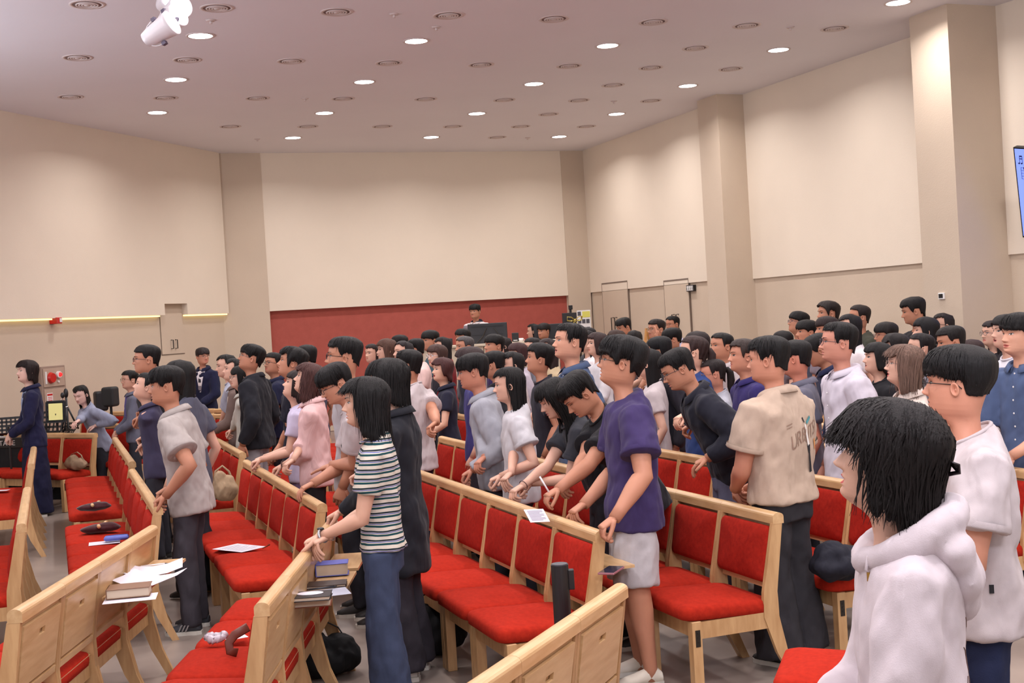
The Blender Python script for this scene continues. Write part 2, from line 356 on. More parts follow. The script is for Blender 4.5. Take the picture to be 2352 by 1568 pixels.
tcl = []                                     # treble clef as a bent tube
for t_ in np.linspace(0, 1, 30):
    a = t_*math.pi*4.2; r_ = .012+.03*min(1, t_*2) if t_ < .6 else .042*(1-(t_-.6)/.4*.8); tcl.append(M @ Vector((.13+r_*math.cos(a)*.8, .006, Hs*.69+.02+r_*math.sin(a)+t_*t_*.12)))
mb.tube(tcl, .004, 5)
mb.tube([M @ Vector((.135, .006, Hs*.66+.20)), M @ Vector((.13, .006, Hs*.66)), M @ Vector((.128, .006, Hs*.66-.05)), M @ Vector((.112, .006, Hs*.66-.045))], .004, 5)
for x_ in (.30, .42, .52, .66, .80, .95):
    mb.ell((x_, .006, Hs*.66+.03+.05*abs(math.sin(x_*9))), (.014, .002, .010), 8, 6, 0, M); mb.box(x_+.011, x_+.014, .004, .006, Hs*.70, Hs*.66+.15, M)
for x_ in (.055, .085):
    mb.ell((x_, .006, Hs*.83), (.011, .002, .009), 8, 6, 0, M); mb.box(x_+.008, x_+.012, .004, .006, Hs*.83, Hs*.905, M)
mb.box(.063, .097, .004, .006, Hs*.90, Hs*.915, M); mb.box(.063, .097, .004, .006, Hs*.875, Hs*.885, M)
for k in range(7): mb.box(.15+k*.06, .19+k*.06, .004, .006, Hs*.84, Hs*.90, M)
mb.build('sheet_music', INK, dp)
# skirting
mb = MB(); wbox(mb, Bx0, Bx1, 0, LB, 0, .012, fz(22), fz(22)+.09); struct(mb.build('baseboard_back', TAUPE))
# ------------------------------------------------------------------ ceiling fittings
LAMPM = mat('lamp_diffuser', (255, 250, 250), .4, emit=14); RIM = mat('ceiling_fitting_white', (205, 190, 186), .5)
lamp_px = {(0, 0): (460, 83), (0, 1): (404, 182), (0, 2): (361, 258), (1, 0): (956, 93), (1, 1): (837, 186), (1, 2): (745, 259), (1, 3): (673, 315),
 (2, 0): (1395, 104), (2, 1): (1227, 191), (2, 2): (1095, 261), (2, 3): (990, 315), (3, 0): (1788, 114), (3, 1): (1580, 197), (3, 2): (1416, 262), (3, 3): (1284, 313)}
TH = 0.3664; g0 = Vector((-2.9162, 12.6824, CEIL)); ga = Vector((-math.sin(TH), math.cos(TH), 0))*2.2042; gb = Vector((math.cos(TH), math.sin(TH), 0))*2.24
me_rim = MB(); 
for k in range(28): pass
def ring(mb, r0, r1, z0, z1, n=28, mi=0):
    P = [[(r*math.cos(2*math.pi*k/n), r*math.sin(2*math.pi*k/n), z) for k in range(n)] for r, z in ((r1, z1), (r1, z0), (r0, z0), (r0, z1))]
    mb.grid(P, True, mi)
rim_me = MB(); ring(rim_me, .118, .142, -.008, .0); rim_me = rim_me.mesh('lamp_rim', True)
dif_me = MB().disc((0, 0, -.006), .118, .005, 28).mesh('lamp_diffuser')
rim_me.materials.append(RIM); dif_me.materials.append(LAMPM)
rown = ['front', 'second', 'third', 'fourth']; coln = ['first', 'second', 'third', 'fourth', 'fifth', 'sixth']
for j in range(-6, 4):
    for i in range(-1, 6):
        p = g0+gb*i+ga*j
        if j == 3 and i < 1: continue
        if i == 0 and j == 3: continue
        if i == -1 and j > -1: continue
        # keep inside the walls
        if (i == 4 and j >= 0) or (i == 5): 
            if i == 5 and j > -3: continue
            if i == 4 and j >= -0: continue
        x_, y_p = px(p+Vector((0, 0, 0))) if p.y > 1 else (9999, 9999)
        vis = 0 <= x_ <= 2352 and -30 <= y_p <= 1568
        if p.y < -3.5 or p.x > 9: continue
        li = area('ceiling_downlight_light', (p.x, p.y, CEIL-.02), .22, LAMP_W, LAMP_COL, None, spread=math.radians(150))
        if p.y > 6:
            ro = ['nearest', 'second nearest', 'third nearest', 'fourth nearest', 'fifth nearest', 'sixth nearest', 'seventh nearest', 'eighth', 'ninth', 'tenth'][j+6]
            t = empty('ceiling_downlight', (p.x, p.y, CEIL), 0, 'round white downlight, %s from the left in the %s row from the back wall' % (coln[max(0, i if j < 3 else i-1)+(1 if i >= 0 and j < 0 else 0)], ['closest', 'second', 'third', 'fourth', 'fifth', 'sixth', 'seventh', 'eighth', 'ninth', 'tenth'][3-j]), 'ceiling light', 'ceiling downlights')
            o = link('lamp_rim', rim_me, None, t); o = link('lamp_diffuser', dif_me, None, t)
# air diffusers
vents = [(200, 10), (178, 132), (162, 222), (430, 137), (380, 224), (498, 18), (773, 27), (668, 140), (591, 225), (529, 290), (893, 144), (788, 226), (707, 290), (1030, 35), (1105, 148), (978, 227), (878, 290), (1040, 290), (1158, 229), (1272, 43), (1307, 151), (1500, 50), (1597, 110), (1495, 155), (1408, 195), (1330, 230), (1260, 262), (1196, 290), (1142, 315), (1715, 58), (1678, 158), (1495, 231), (1347, 290), (1917, 65)]
VM = mat('vent_shadow_grey', (120, 100, 96), .8)
mb = MB()
ring(mb, .125, .155, -.006, 0); vf = mb.mesh('vent_frame', True); vf.materials.append(RIM)
mb = MB()
for r_ in (.10, .075, .05): ring(mb, r_-.014, r_, -.012, -.004)
mb.disc((0, 0, -.012), .028, .008, 16); vc = mb.mesh('vent_cone', True); vc.materials.append(RIM)
vb = MB().disc((0, 0, -.003), .125, .002, 24).mesh('vent_back'); vb.materials.append(VM)
vs = sorted(vents, key=lambda q: (round(q[1]/25), q[0]))
for i, (x, y) in enumerate(vs):
    p = atz(x, y, CEIL)
    bands = [(0, 48), (48, 80), (80, 165), (165, 245), (245, 275), (275, 400)]; bi = [k for k, (a_, b_) in enumerate(bands) if a_ <= y < b_][0]
    same = sorted(q[0] for q in vents if bands[bi][0] <= q[1] < bands[bi][1]); oi = same.index(x)
    t = empty('ceiling_air_diffuser', p, 0, 'round ceiling air vent, %s from the left in the %s band of vents' % (['first']*1 and (['first']+ORD[1:])[oi], ['topmost', 'second', 'third', 'fourth', 'fifth', 'lowest'][bi]), 'air vent', 'round ceiling vents')
    for n_, me in (('vent_frame', vf), ('vent_cone', vc), ('vent_back', vb)): link(n_, me, None, t)
for i, ((x, y), w) in enumerate(zip([(700, 226), (905, 32), (1815, 62), (1410, 232), (591, 319), (1212, 316), (1002, 62), (484, 46)], ['beside the third lamp of column two', 'near the top edge above the second lamp column', 'near the top edge above the fourth lamp', 'just above the lamp nearest the right pillar strip', 'close to the back wall left of the lamps', 'close to the back wall between two lamps', 'right of the large second lamp in front', 'just above the first lamp beside the spotlight'])):
    p = atz(x, y, CEIL); t = MB().disc((0, 0, -.012), .035, .012, 16, 0, .05); t.disc((0, 0, -.035), .014, .025, 10)
    o = t.build('ceiling_sprinkler', RIM, None, True); o.location = p; tag(o, 'tiny white ceiling sprinkler '+w, 'sprinkler', 'ceiling sprinklers')
# hanging spotlights at the top left
SPW = mat('spotlight_white_housing', (225, 218, 222), .35); LENS = mat('spotlight_lens', (225, 225, 255), .3, emit=6); SPG = mat('spotlight_grey_clamp', (90, 80, 100), .5)
def spot(xp, yp, z, name, label, aim):
    p = atz(xp, yp, z); t = empty(name, p, 0, label, 'spotlight', 'hanging stage spotlights')
    q = Vector(aim).to_track_quat('Z', 'X').to_matrix().to_4x4()
    prof_ = [(.035, -.20), (.05, -.20), (.062, -.15), (.07, -.08), (.082, 0), (.086, .03), (.074, .03), (.070, 0), (.06, -.01)]
    n = 24; P = [[q @ Vector((r_*math.cos(2*math.pi*k/n), r_*math.sin(2*math.pi*k/n), zz)) for k in range(n)] for r_, zz in prof_]
    mb = MB(); mb.grid(P, True); mb.build('spotlight_can', SPW, t, True)
    mb = MB(); mb.disc((0, 0, .012), .071, .004, n, 0, None, q); mb.build('lens', LENS, t)
    mb = MB(); mb.tube([q @ Vector((.09*math.cos(a), .0, -.09-.11*math.sin(a))) for a in np.linspace(0, math.pi, 12)], .004, 6); mb.build('yoke', SPW, t, True)
    mb = MB()
    for sx in (-1, 1): mb.box(sx*.09-.012, sx*.09+.012, -.015, .015, -.1, -.07, q)
    for k in range(6):
        a = -1.0+k*.25; mb.box(.064*math.cos(a)-.004, .064*math.cos(a)+.004, .064*math.sin(a)-.004, .064*math.sin(a)+.004, -.14, -.13, q)
    mb.build('yoke_knob', SPG, t)
    return p
aimv = (.28, -.75, .25)
b1 = spot(388, 57, 3.95, 'hanging_spotlight', 'lowest white can spotlight of the hanging cluster at top left', (.80, -.26, .36))
b2 = spot(404, 38, 4.07, 'hanging_spotlight', 'middle white can spotlight of the cluster at top left', (.74, -.44, .30))
b3 = spot(412, 17, 4.18, 'hanging_spotlight', 'upper white can spotlight of the cluster at top left', (.62, -.66, .12))
b4 = spot(392, -2, 4.30, 'hanging_spotlight', 'topmost white can spotlight of the cluster, cut by the frame', (.50, -.80, .0))
bar = MB(); q0 = atz(380, 60, 3.99)
ctr = [b1, b2, b3, b4]
bar.tube([b1+Vector((.0, .10, .03)), b2+Vector((.0, .11, .03)), b3+Vector((.0, .11, .03)), b4+Vector((.0, .11, .03)), b4+Vector((.0, .11, CEIL-b4.z))], .018, 8); o = bar.build('spotlight_mounting_pipe', SPG, None, True)
tag(o, 'grey pipe carrying the white spotlight cluster at top left', 'pipe')
# ------------------------------------------------------------------ chairs: local y = facing, x = across, origin on the floor under the seat
CW = .515
def rr(w, d, r, n=4):      # rounded rectangle outline
    pts = []
    for cx, cy, a0 in ((w/2-r, d/2-r, 0), (-w/2+r, d/2-r, 90), (-w/2+r, -d/2+r, 180), (w/2-r, -d/2+r, 270)):
        for k in range(n+1):
            a = math.radians(a0+90*k/n); pts.append((cx+r*math.cos(a), cy+r*math.sin(a)))
    return pts
def pillow(w, d, h, r, dome, M, edge=.02):   # soft slab: stack of rounded outlines with a domed top
    out = rr(w, d, r); n = len(out); rows = []
    for sc_, z in ((.93, 0), (.99, h*.12), (1.0, h*.4), (1.0, h*.65), (.975, h*.85), (.90, h*.97), (.70, h+dome*.45), (.40, h+dome*.85), (.02, h+dome)):
        if sc_ > .85: rows.append([M @ Vector((x-(1-sc_)*w*.5*(1 if x > 0 else -1), y-(1-sc_)*w*.5*(1 if y > 0 else -1), z)) for x, y in out])
        else: rows.append([M @ Vector((x*sc_, y*sc_, z)) for x, y in out])
    mb = MB(); mb.grid(rows, True); mb.add(rows[0][::-1], [tuple(range(n))]); mb.add(rows[-1], [tuple(range(n))]); return mb
BT = 0.80
def post_y(z):   # centre line of the rear post
    pts = [(0, -.345), (.15, -.275), (.33, -.225), (.45, -.225), (BT, -.285)]
    for (a, ya), (b, yb) in zip(pts, pts[1:]):
        if z <= b: return ya+(yb-ya)*(z-a)/(b-a)
    return pts[-1][1]
parts = {}
def P_(name, mb, m, smooth=False): me = mb.mesh(name, smooth); me.materials.append(m); parts[name] = me; return me
zz = [0, .08, .15, .25, .33, .40, .45, .6, BT-.02]; hw = [.024, .028, .033, .04, .046, .045, .042, .036, .030]
side = [(post_y(z)+w, z) for z, w in zip(zz, hw)]+[(post_y(z)-w*.8, z) for z, w in reversed(list(zip(zz, hw)))]
P_('rear_post_r', MB().prof(side, CW/2-.026, CW/2-.002), WOOD); P_('rear_post_l', MB().prof(side, -CW/2+.002, -CW/2+.026), WOOD)
P_('front_leg_r', MB().box(CW/2-.05, CW/2-.004, .165, .215, 0, .36, None, 0, .003), WOOD); P_('front_leg_l', MB().box(-CW/2+.004, -CW/2+.05, .165, .215, 0, .36, None, 0, .003), WOOD)
mb = MB().box(CW/2-.046, CW/2-.008, -.20, .17, .275, .355); mb.box(-CW/2+.008, -CW/2+.046, -.20, .17, .275, .355); mb.box(-CW/2+.04, CW/2-.04, .168, .192, .275, .355); mb.box(-CW/2+.04, CW/2-.04, -.24, -.215, .29, .355)
P_('seat_apron', mb, WOOD)
sm_ = pillow(CW-.012, .50, .075, .055, .022, Matrix.Translation((0, .005, .352)) @ Matrix.Rotation(math.radians(2.5), 4, 'X')); P_('seat', sm_, FAB, True)
ang = math.atan2(.06, BT-.45)
Mb = Matrix.Translation((0, post_y(.635)+.002, .625)) @ Matrix.Rotation(math.radians(-90)+ang, 4, 'X')
P_('backrest', pillow(CW-.055, .275, .045, .03, .012, Mb), FABD, True)
yb = post_y(.62)
Mt = Matrix.Translation((0, yb-.018, .62)) @ Matrix.Rotation(ang, 4, 'X')
w2 = CW/2-.028
mb = MB().box(-w2, w2, .004, .014, -.14, .16, Mt); P_('back_board', mb, WOODX)
mb = MB().box(-w2, w2, -.012, .016, -.165, -.135, Mt); mb.box(-w2, w2, -.012, .012, -.26, -.225, Mt.copy()) ; P_('cross_rail', mb, WOODX)
rp = []
for k in range(9): a = math.pi*k/8; rp.append((.030*math.cos(a), .012+.020*math.sin(a)))
rp = rp+[(-.030, -.022), (.030, -.022)]
yr = post_y(BT)
P_('top_rail', MB().prof([(y+yr, z+BT) for y, z in rp][::-1], -CW/2+.001, CW/2-.001), WOODX, False)
# folding tray with a finger slot (folded: flat in the back)
def tray_mesh(M):
    w = w2-.012; mb = MB(); a, b = .035, .022; cz = .07
    mb.box(-w, -a, -.006, .008, -.12, .135, M); mb.box(a, w, -.006, .008, -.12, .135, M); mb.box(-a, a, -.006, .008, -.12, cz-.012, M); mb.box(-a, a, -.006, .008, cz+.014, .135, M); return mb
P_('folding_tray', tray_mesh(Mt @ Matrix.Translation((0, -.006, 0))), WOODX)
Mo = Matrix.Translation((0, yb-.028, .635)) @ Matrix.Rotation(math.radians(90), 4, 'X') @ Matrix.Translation((0, 0, .13))
mbo = MB(); w_ = w2-.012; mbo.box(-w_, w_, -.006, .008, -.12, .055, Mo); P_('open_tray', mbo, WOODX)
mb = MB()
for s in (-1, 1): mb.box(s*(CW/2-.004)-.0025, s*(CW/2-.004)+.0025, .175, .2, .24, .32)
for z in (.26, .28, .30): mb.box(-CW/2+.0, -CW/2+.003, .18, .19, z, z+.008)
P_('link_bracket', mb, METAL)
NCH = 0
def chair(pos, ang_face, label, group, open_tray=False, ramp=True):
    # ang_face: world direction (radians) of facing
    global NCH; NCH += 1
    z = fz(pos[1])
    t = empty('wooden_chair', (pos[0], pos[1], z), ang_face-math.pi/2, label, 'chair', group)
    for key, nm in (('rear_post_r', 'leg'), ('rear_post_l', 'leg'), ('front_leg_r', 'leg'), ('front_leg_l', 'leg'), ('seat_apron', 'seat_apron'), ('seat', 'seat'), ('backrest', 'backrest'), ('back_board', 'back_board'), ('cross_rail', 'cross_rail'), ('top_rail', 'top_rail'), ('open_tray' if open_tray else 'folding_tray', 'folding_tray'), ('link_bracket', 'link_bracket')):
        link(nm, parts[key], None, t)
    return t
def row(end, start_dir, n, label_row, group, face_side, trays=(), arc=0.0):
    """chairs whose rails run from `end` (x,y of the rail's end) along start_dir; face_side=+1: facing is start_dir turned +90 deg"""
    p = Vector(end[:2]); a = math.atan2(start_dir[1], start_dir[0])
    for k in range(n):
        d = Vector((math.cos(a), math.sin(a))); f = a+face_side*math.pi/2; fd = Vector((math.cos(f), math.sin(f)))
        c = p+d*(CW/2)-fd*yr              # rail centre -> seat origin
        chair((c.x, c.y), f, label_row % ORD[k] if k < len(ORD) else label_row % str(k+1), group, k in trays)
        p = p+d*CW; a += arc
T70 = math.radians(110)      # away along the rows (near -> far)
AW = (math.cos(T70), math.sin(T70)); NR = Vector((.9397, .342))     # row direction away from the camera, normal to the right
def rowpt(n, s):     # n across rows, s distance away from the camera along the row
    return NR*n+Vector(AW)*s
def s_of(p): return Vector(p[:2]).dot(Vector(AW))
def n_of(p): return Vector(p[:2]).dot(NR)
# middle block: (row, n, list of (s0, count))
rown_desc = ['front row', 'maroon pouch row', 'pink shirt row', 'purple top row', 'beige shirt row', 'sixth row', 'seventh row', 'eighth row', 'row by the right wall']
ends = {}
mid = {0: (-.22, 7.92, 4), 1: (.56, 8.05, 5), 2: (1.45, 7.42, 6), 3: (2.38, 5.47, 11), 4: (3.28, 5.37, 11), 5: (4.18, 5.5, 11), 6: (5.15, 5.7, 10), 7: (6.0, 5.9, 10), 8: (6.9, 6.2, 10)}
for k, (n, s0, c) in mid.items():
    row(rowpt(n, s0), AW, c, 'red birch chair, %s from the near end of the '+rown_desc[k], 'chairs of the '+rown_desc[k], 1, (0,) if k == 3 else ())
far_ = {0: (-.22, 11.95, 4), 1: (.60, 11.28, 6), 2: (1.52, 11.2, 6), 3: (2.42, 11.9, 6), 4: (3.36, 11.9, 7), 5: (4.24, 12.0, 7), 6: (5.15, 11.9, 7)}
for k, (n, s0, c) in far_.items():
    row(rowpt(n, s0), AW, c, 'red birch chair beyond the cross aisle, %s from there, '+rown_desc[k], 'far chairs of the '+rown_desc[k], 1)
# near block: rows seen from behind, rail runs towards the camera
def nrow(e, d, n, lab, trays=(), arc=0): row(e, d, n, 'wooden chair back, %s from the far end of the '+lab, 'chairs of the '+lab, -1, trays, arc)
nrow(atz(350, 1210, .82)[:2], (.02, -1), 4, 'lower left open-tray row', (0, 1))
e2 = (-1.03, 6.86); nrow(e2, (.01, -1), 4, 'row beside the striped tee', (0, 1))
nrow(atz(1425, 1345, .82)[:2], (-.40, -.92), 5, 'bottom centre row')
# seats at bottom right, in front of the hooded woman
row((1.57, 5.08), (-.31, -.95), 3, 'red chair at bottom right, %s from its far end beside the hoodie woman', 'chairs beside the hooded woman', -1)
# far left block facing the camera side
TL = math.radians(150); LD = (math.cos(TL), math.sin(TL))
lb = [((-4.80, 14.45), 3, 'tan bag row of the left block'), ((-4.45, 15.32), 2, 'second row of the left block'), ((-5.35, 16.70), 1, 'third row of the left block'), ((-5.22, 17.5), 1, 'fourth row of the left block'), ((-5.05, 18.3), 1, 'fifth row of the left block'), ((-3.40, 15.95), 3, 'row below the suited man'), ((-3.62, 16.85), 2, 'row at the suited man')]
for e, n, lab in lb: row(e, LD, n, 'red chair facing camera, %s from the right end, '+lab, 'chairs of the '+lab, 1)
print('chairs', NCH)
# ------------------------------------------------------------------ people
def sst(a, b, x): t = np.clip((x-a)/(b-a), 0, 1); return t*t*(3-2*t)
# head profile, unit = chin-to-crown; y forward, chin level z = 0
HZ = np.array([-.62, -.45, -.30, -.18, -.10, -.04, 0, .05, .12, .2, .3, .4, .5, .58, .68, .78, .88, .95, .985, 1.0])
HFm = np.array([.16, .12, .095, .10, .125, .255, .345, .385, .395, .40, .405, .405, .40, .425, .42, .385, .30, .19, .10, .0])
HB = np.array([-.40, -.37, -.355, -.345, -.34, -.34, -.335, -.34, -.35, -.37, -.40, -.435, -.46, -.475, -.485, -.475, -.42, -.33, -.22, -.06])
HWm = np.array([.40, .28, .235, .215, .210, .212, .232, .272, .305, .325, .338, .346, .348, .352, .355, .34, .285, .20, .12, .0])
HC = np.array([-.10]*5+[-.10, -.08, -.06, -.05, -.05, -.04, -.03, -.03, -.03, -.03, -.04, -.05, -.06, -.06, -.06])
def hp(z, fem=0, wide=1.0):
    F = np.interp(z, HZ, HFm); B = np.interp(z, HZ, HB); W = np.interp(z, HZ, HWm)*wide; C_ = np.interp(z, HZ, HC)
    if fem: W = W*(.93+.07*sst(.05, .5, z))*(.86+.14*sst(-.12, .06, z))
    return F, B, W, C_
def sgp(x, p): return np.sign(x)*np.abs(x)**p
def fdisp(x, z, mo=0.0):
    """face relief in y"""
    g = lambda x0, z0, sx, sz: np.exp(-((x-x0)/sx)**2-((z-z0)/sz)**2)
    ax = np.abs(x); g2 = lambda x0, z0, sx, sz: np.exp(-((ax-x0)/sx)**2-((z-z0)/sz)**2)
    A = np.interp(z, [.268, .288, .305, .335, .39, .45, .50, .55, .60], [0, .030, .092, .118, .080, .045, .020, .010, 0]); sg = np.interp(z, [.28, .34, .42, .55], [.066, .058, .040, .04])
    d = A*np.exp(-(x/sg)**2)
    d += .028*g2(.055, .315, .032, .028)
    d += -.038*g2(.150, .505, .075, .045)+.014*g2(.155, .495, .05, .025)
    d += .016*g2(.13, .585, .12, .03)
    d += .030*g(0, .220, .085, .018)+.030*g(0, .165-.03*mo, .08, .022)-.016*g(0, .193, .09, .010)-.016*g(0, .120, .08, .02)
    d += .024*g(0, .055, .10, .05)+.014*g2(.20, .37, .09, .07)+.008*g(0, .25, .03, .03)
    if mo: d += -.07*mo*g(0, .193-.01*mo, .05, .018+.016*mo)
    return d
EXP = 2.25
def face_y(x, z, fem=0, mo=0, wide=1.0):
    F, B, W, C_ = hp(z, fem, wide); q = np.clip(1-(np.abs(x)/W)**EXP, 0, 1)**(1/EXP)
    return C_+(F-C_)*q+fdisp(x, z, mo)*sst(.05, .45, q)
def head_grid(nu, zs, fem, mo, wide):
    k = np.arange(nu)/nu*2*np.pi-np.pi; u = k-.45*np.sin(k)             # denser at the front
    U, Z = np.meshgrid(u, zs); F, B, W, C_ = hp(Z, fem, wide)
    s, c = np.sin(U), np.cos(U); x = W*sgp(s, 2/EXP); y = np.where(c > 0, C_+(F-C_)*np.abs(c)**(2/EXP), C_+(B-C_)*np.abs(c)**(2/2.1))
    y = y+np.where(c > 0, fdisp(x, Z, mo)*sst(.05, .45, np.abs(c)), 0)
    return np.stack([x, y, Z], -1)
HS0 = np.concatenate([np.linspace(-.62, -.02, 12), np.linspace(.02, .10, 5), np.linspace(.115, .36, 26), np.linspace(.38, .62, 18), np.linspace(.65, .9, 8), [.94, .97, .99, .999]])
HS2 = np.concatenate([np.linspace(-.62, -.05, 6), [0, .05, .1], np.linspace(.14, .36, 9), [.40, .45, .5, .54, .58, .63, .7, .8, .88, .95, .985, .999]])
def grid_faces(nr, nc, base=0):
    i = np.arange(nr-1)[:, None]; j = np.arange(nc)[None, :]; j2 = (j+1) % nc
    return np.stack([i*nc+j, i*nc+j2, (i+1)*nc+j2, (i+1)*nc+j], -1).reshape(-1, 4)+base
SKIN = {}
def skinmat(rgb):
    k = 'skin_%d_%d_%d' % rgb
    if k in MATS: return MATS[k]
    m = mat(k, rgb, .52, .35, noise=.04, nscale=9, bump=.05, bscale=300); b = m.node_tree.nodes['Principled BSDF']
    b.inputs['Subsurface Weight'].default_value = .06; b.inputs['Subsurface Radius'].default_value = (.012, .004, .002); return m
def hairmat(rgb):
    k = 'hair_%d_%d_%d' % rgb
    if k in MATS: return MATS[k]
    m = mat(k, tuple(int(c*.8) for c in rgb), .55, .22, noise=.35, nscale=10, stretch=(14, 14, 1.2), bump=.5, bscale=18); return m
HAIR = {  # front low, face angle, side low, back low, thickness top/side/back, jag
 'mop': dict(f=.61, uf=76, s=.46, b=.19, t=.10, ts=.055, tb=.07, j=.05), 'bowl': dict(f=.60, uf=78, s=.47, b=.22, t=.10, ts=.06, tb=.07, j=.03),
 'fluffy': dict(f=.61, uf=75, s=.44, b=.22, t=.14, ts=.09, tb=.11, j=.05), 'crew': dict(f=.74, uf=76, s=.50, b=.22, t=.08, ts=.028, tb=.04, j=.025),
 'neat': dict(f=.78, uf=72, s=.45, b=.20, t=.075, ts=.035, tb=.05, j=.02), 'sweep': dict(f=.70, uf=74, s=.42, b=.16, t=.12, ts=.05, tb=.065, j=.05),
 'undercut': dict(f=.62, uf=72, s=.60, b=.34, t=.11, ts=.06, tb=.075, j=.03), 'wavy': dict(f=.73, uf=70, s=.32, b=.02, t=.11, ts=.08, tb=.08, j=.09),
 'bob': dict(f=.66, uf=72, s=.02, b=-.10, t=.09, ts=.085, tb=.09, j=.04), 'bobface': dict(f=.72, uf=58, s=-.02, b=-.12, t=.10, ts=.10, tb=.10, j=.07),
 'perm': dict(f=.68, uf=70, s=.16, b=-.02, t=.13, ts=.11, tb=.10, j=.08), 'older': dict(f=.76, uf=72, s=.40, b=.02, t=.09, ts=.06, tb=.07, j=.04),
 'long': dict(f=.80, uf=72, s=-.95, b=-1.15, t=.075, ts=.055, tb=.06, j=.10), 'longbang': dict(f=.66, uf=68, s=-.9, b=-1.1, t=.08, ts=.065, tb=.07, j=.10),
 'longback': dict(f=.79, uf=88, s=-.7, b=-1.1, t=.075, ts=.04, tb=.07, j=.10), 'shoulder': dict(f=.68, uf=68, s=-.28, b=-.42, t=.09, ts=.085, tb=.085, j=.08),
 'tied': dict(f=.78, uf=80, s=.40, b=.10, t=.06, ts=.03, tb=.05, j=.02), 'shag': dict(f=.60, uf=72, s=-.12, b=-.34, t=.13, ts=.12, tb=.13, j=.13)}
def hair_thick(hs, U, Z):
    a = np.abs(U); side = sst(.5, 1.3, a)*(1-sst(1.9, 2.6, a)); back = sst(1.9, 2.6, a); fr = 1-sst(.5, 1.3, a)
    low = hs['ts']*side+hs['tb']*back+(.75*hs['ts']+.25*hs['t'])*fr; top = sst(.55, .95, Z)
    return low*(1-top)+hs['t']*top*.9
def hair_point(hs, u, z, fem, wide):
    zc = np.maximum(z, .15); F, B, W, C_ = hp(zc, fem, wide); dn = np.clip((.15-z), 0, 2)
    W = np.where(z < .35, np.maximum(W, .335*wide), W); B = np.where(z < .45, np.minimum(B, -.43), B); W = W*(1-.10*dn); B = B*(1-.02*dn); F = np.where(z < .35, np.minimum(F, .36), F)-.18*dn
    s, c = np.sin(u), np.cos(u); x = W*sgp(s, 2/EXP); y = np.where(c > 0, C_+(F-C_)*np.abs(c)**(2/EXP), C_+(B-C_)*np.abs(c)**(2/2.1)); return x, y, W
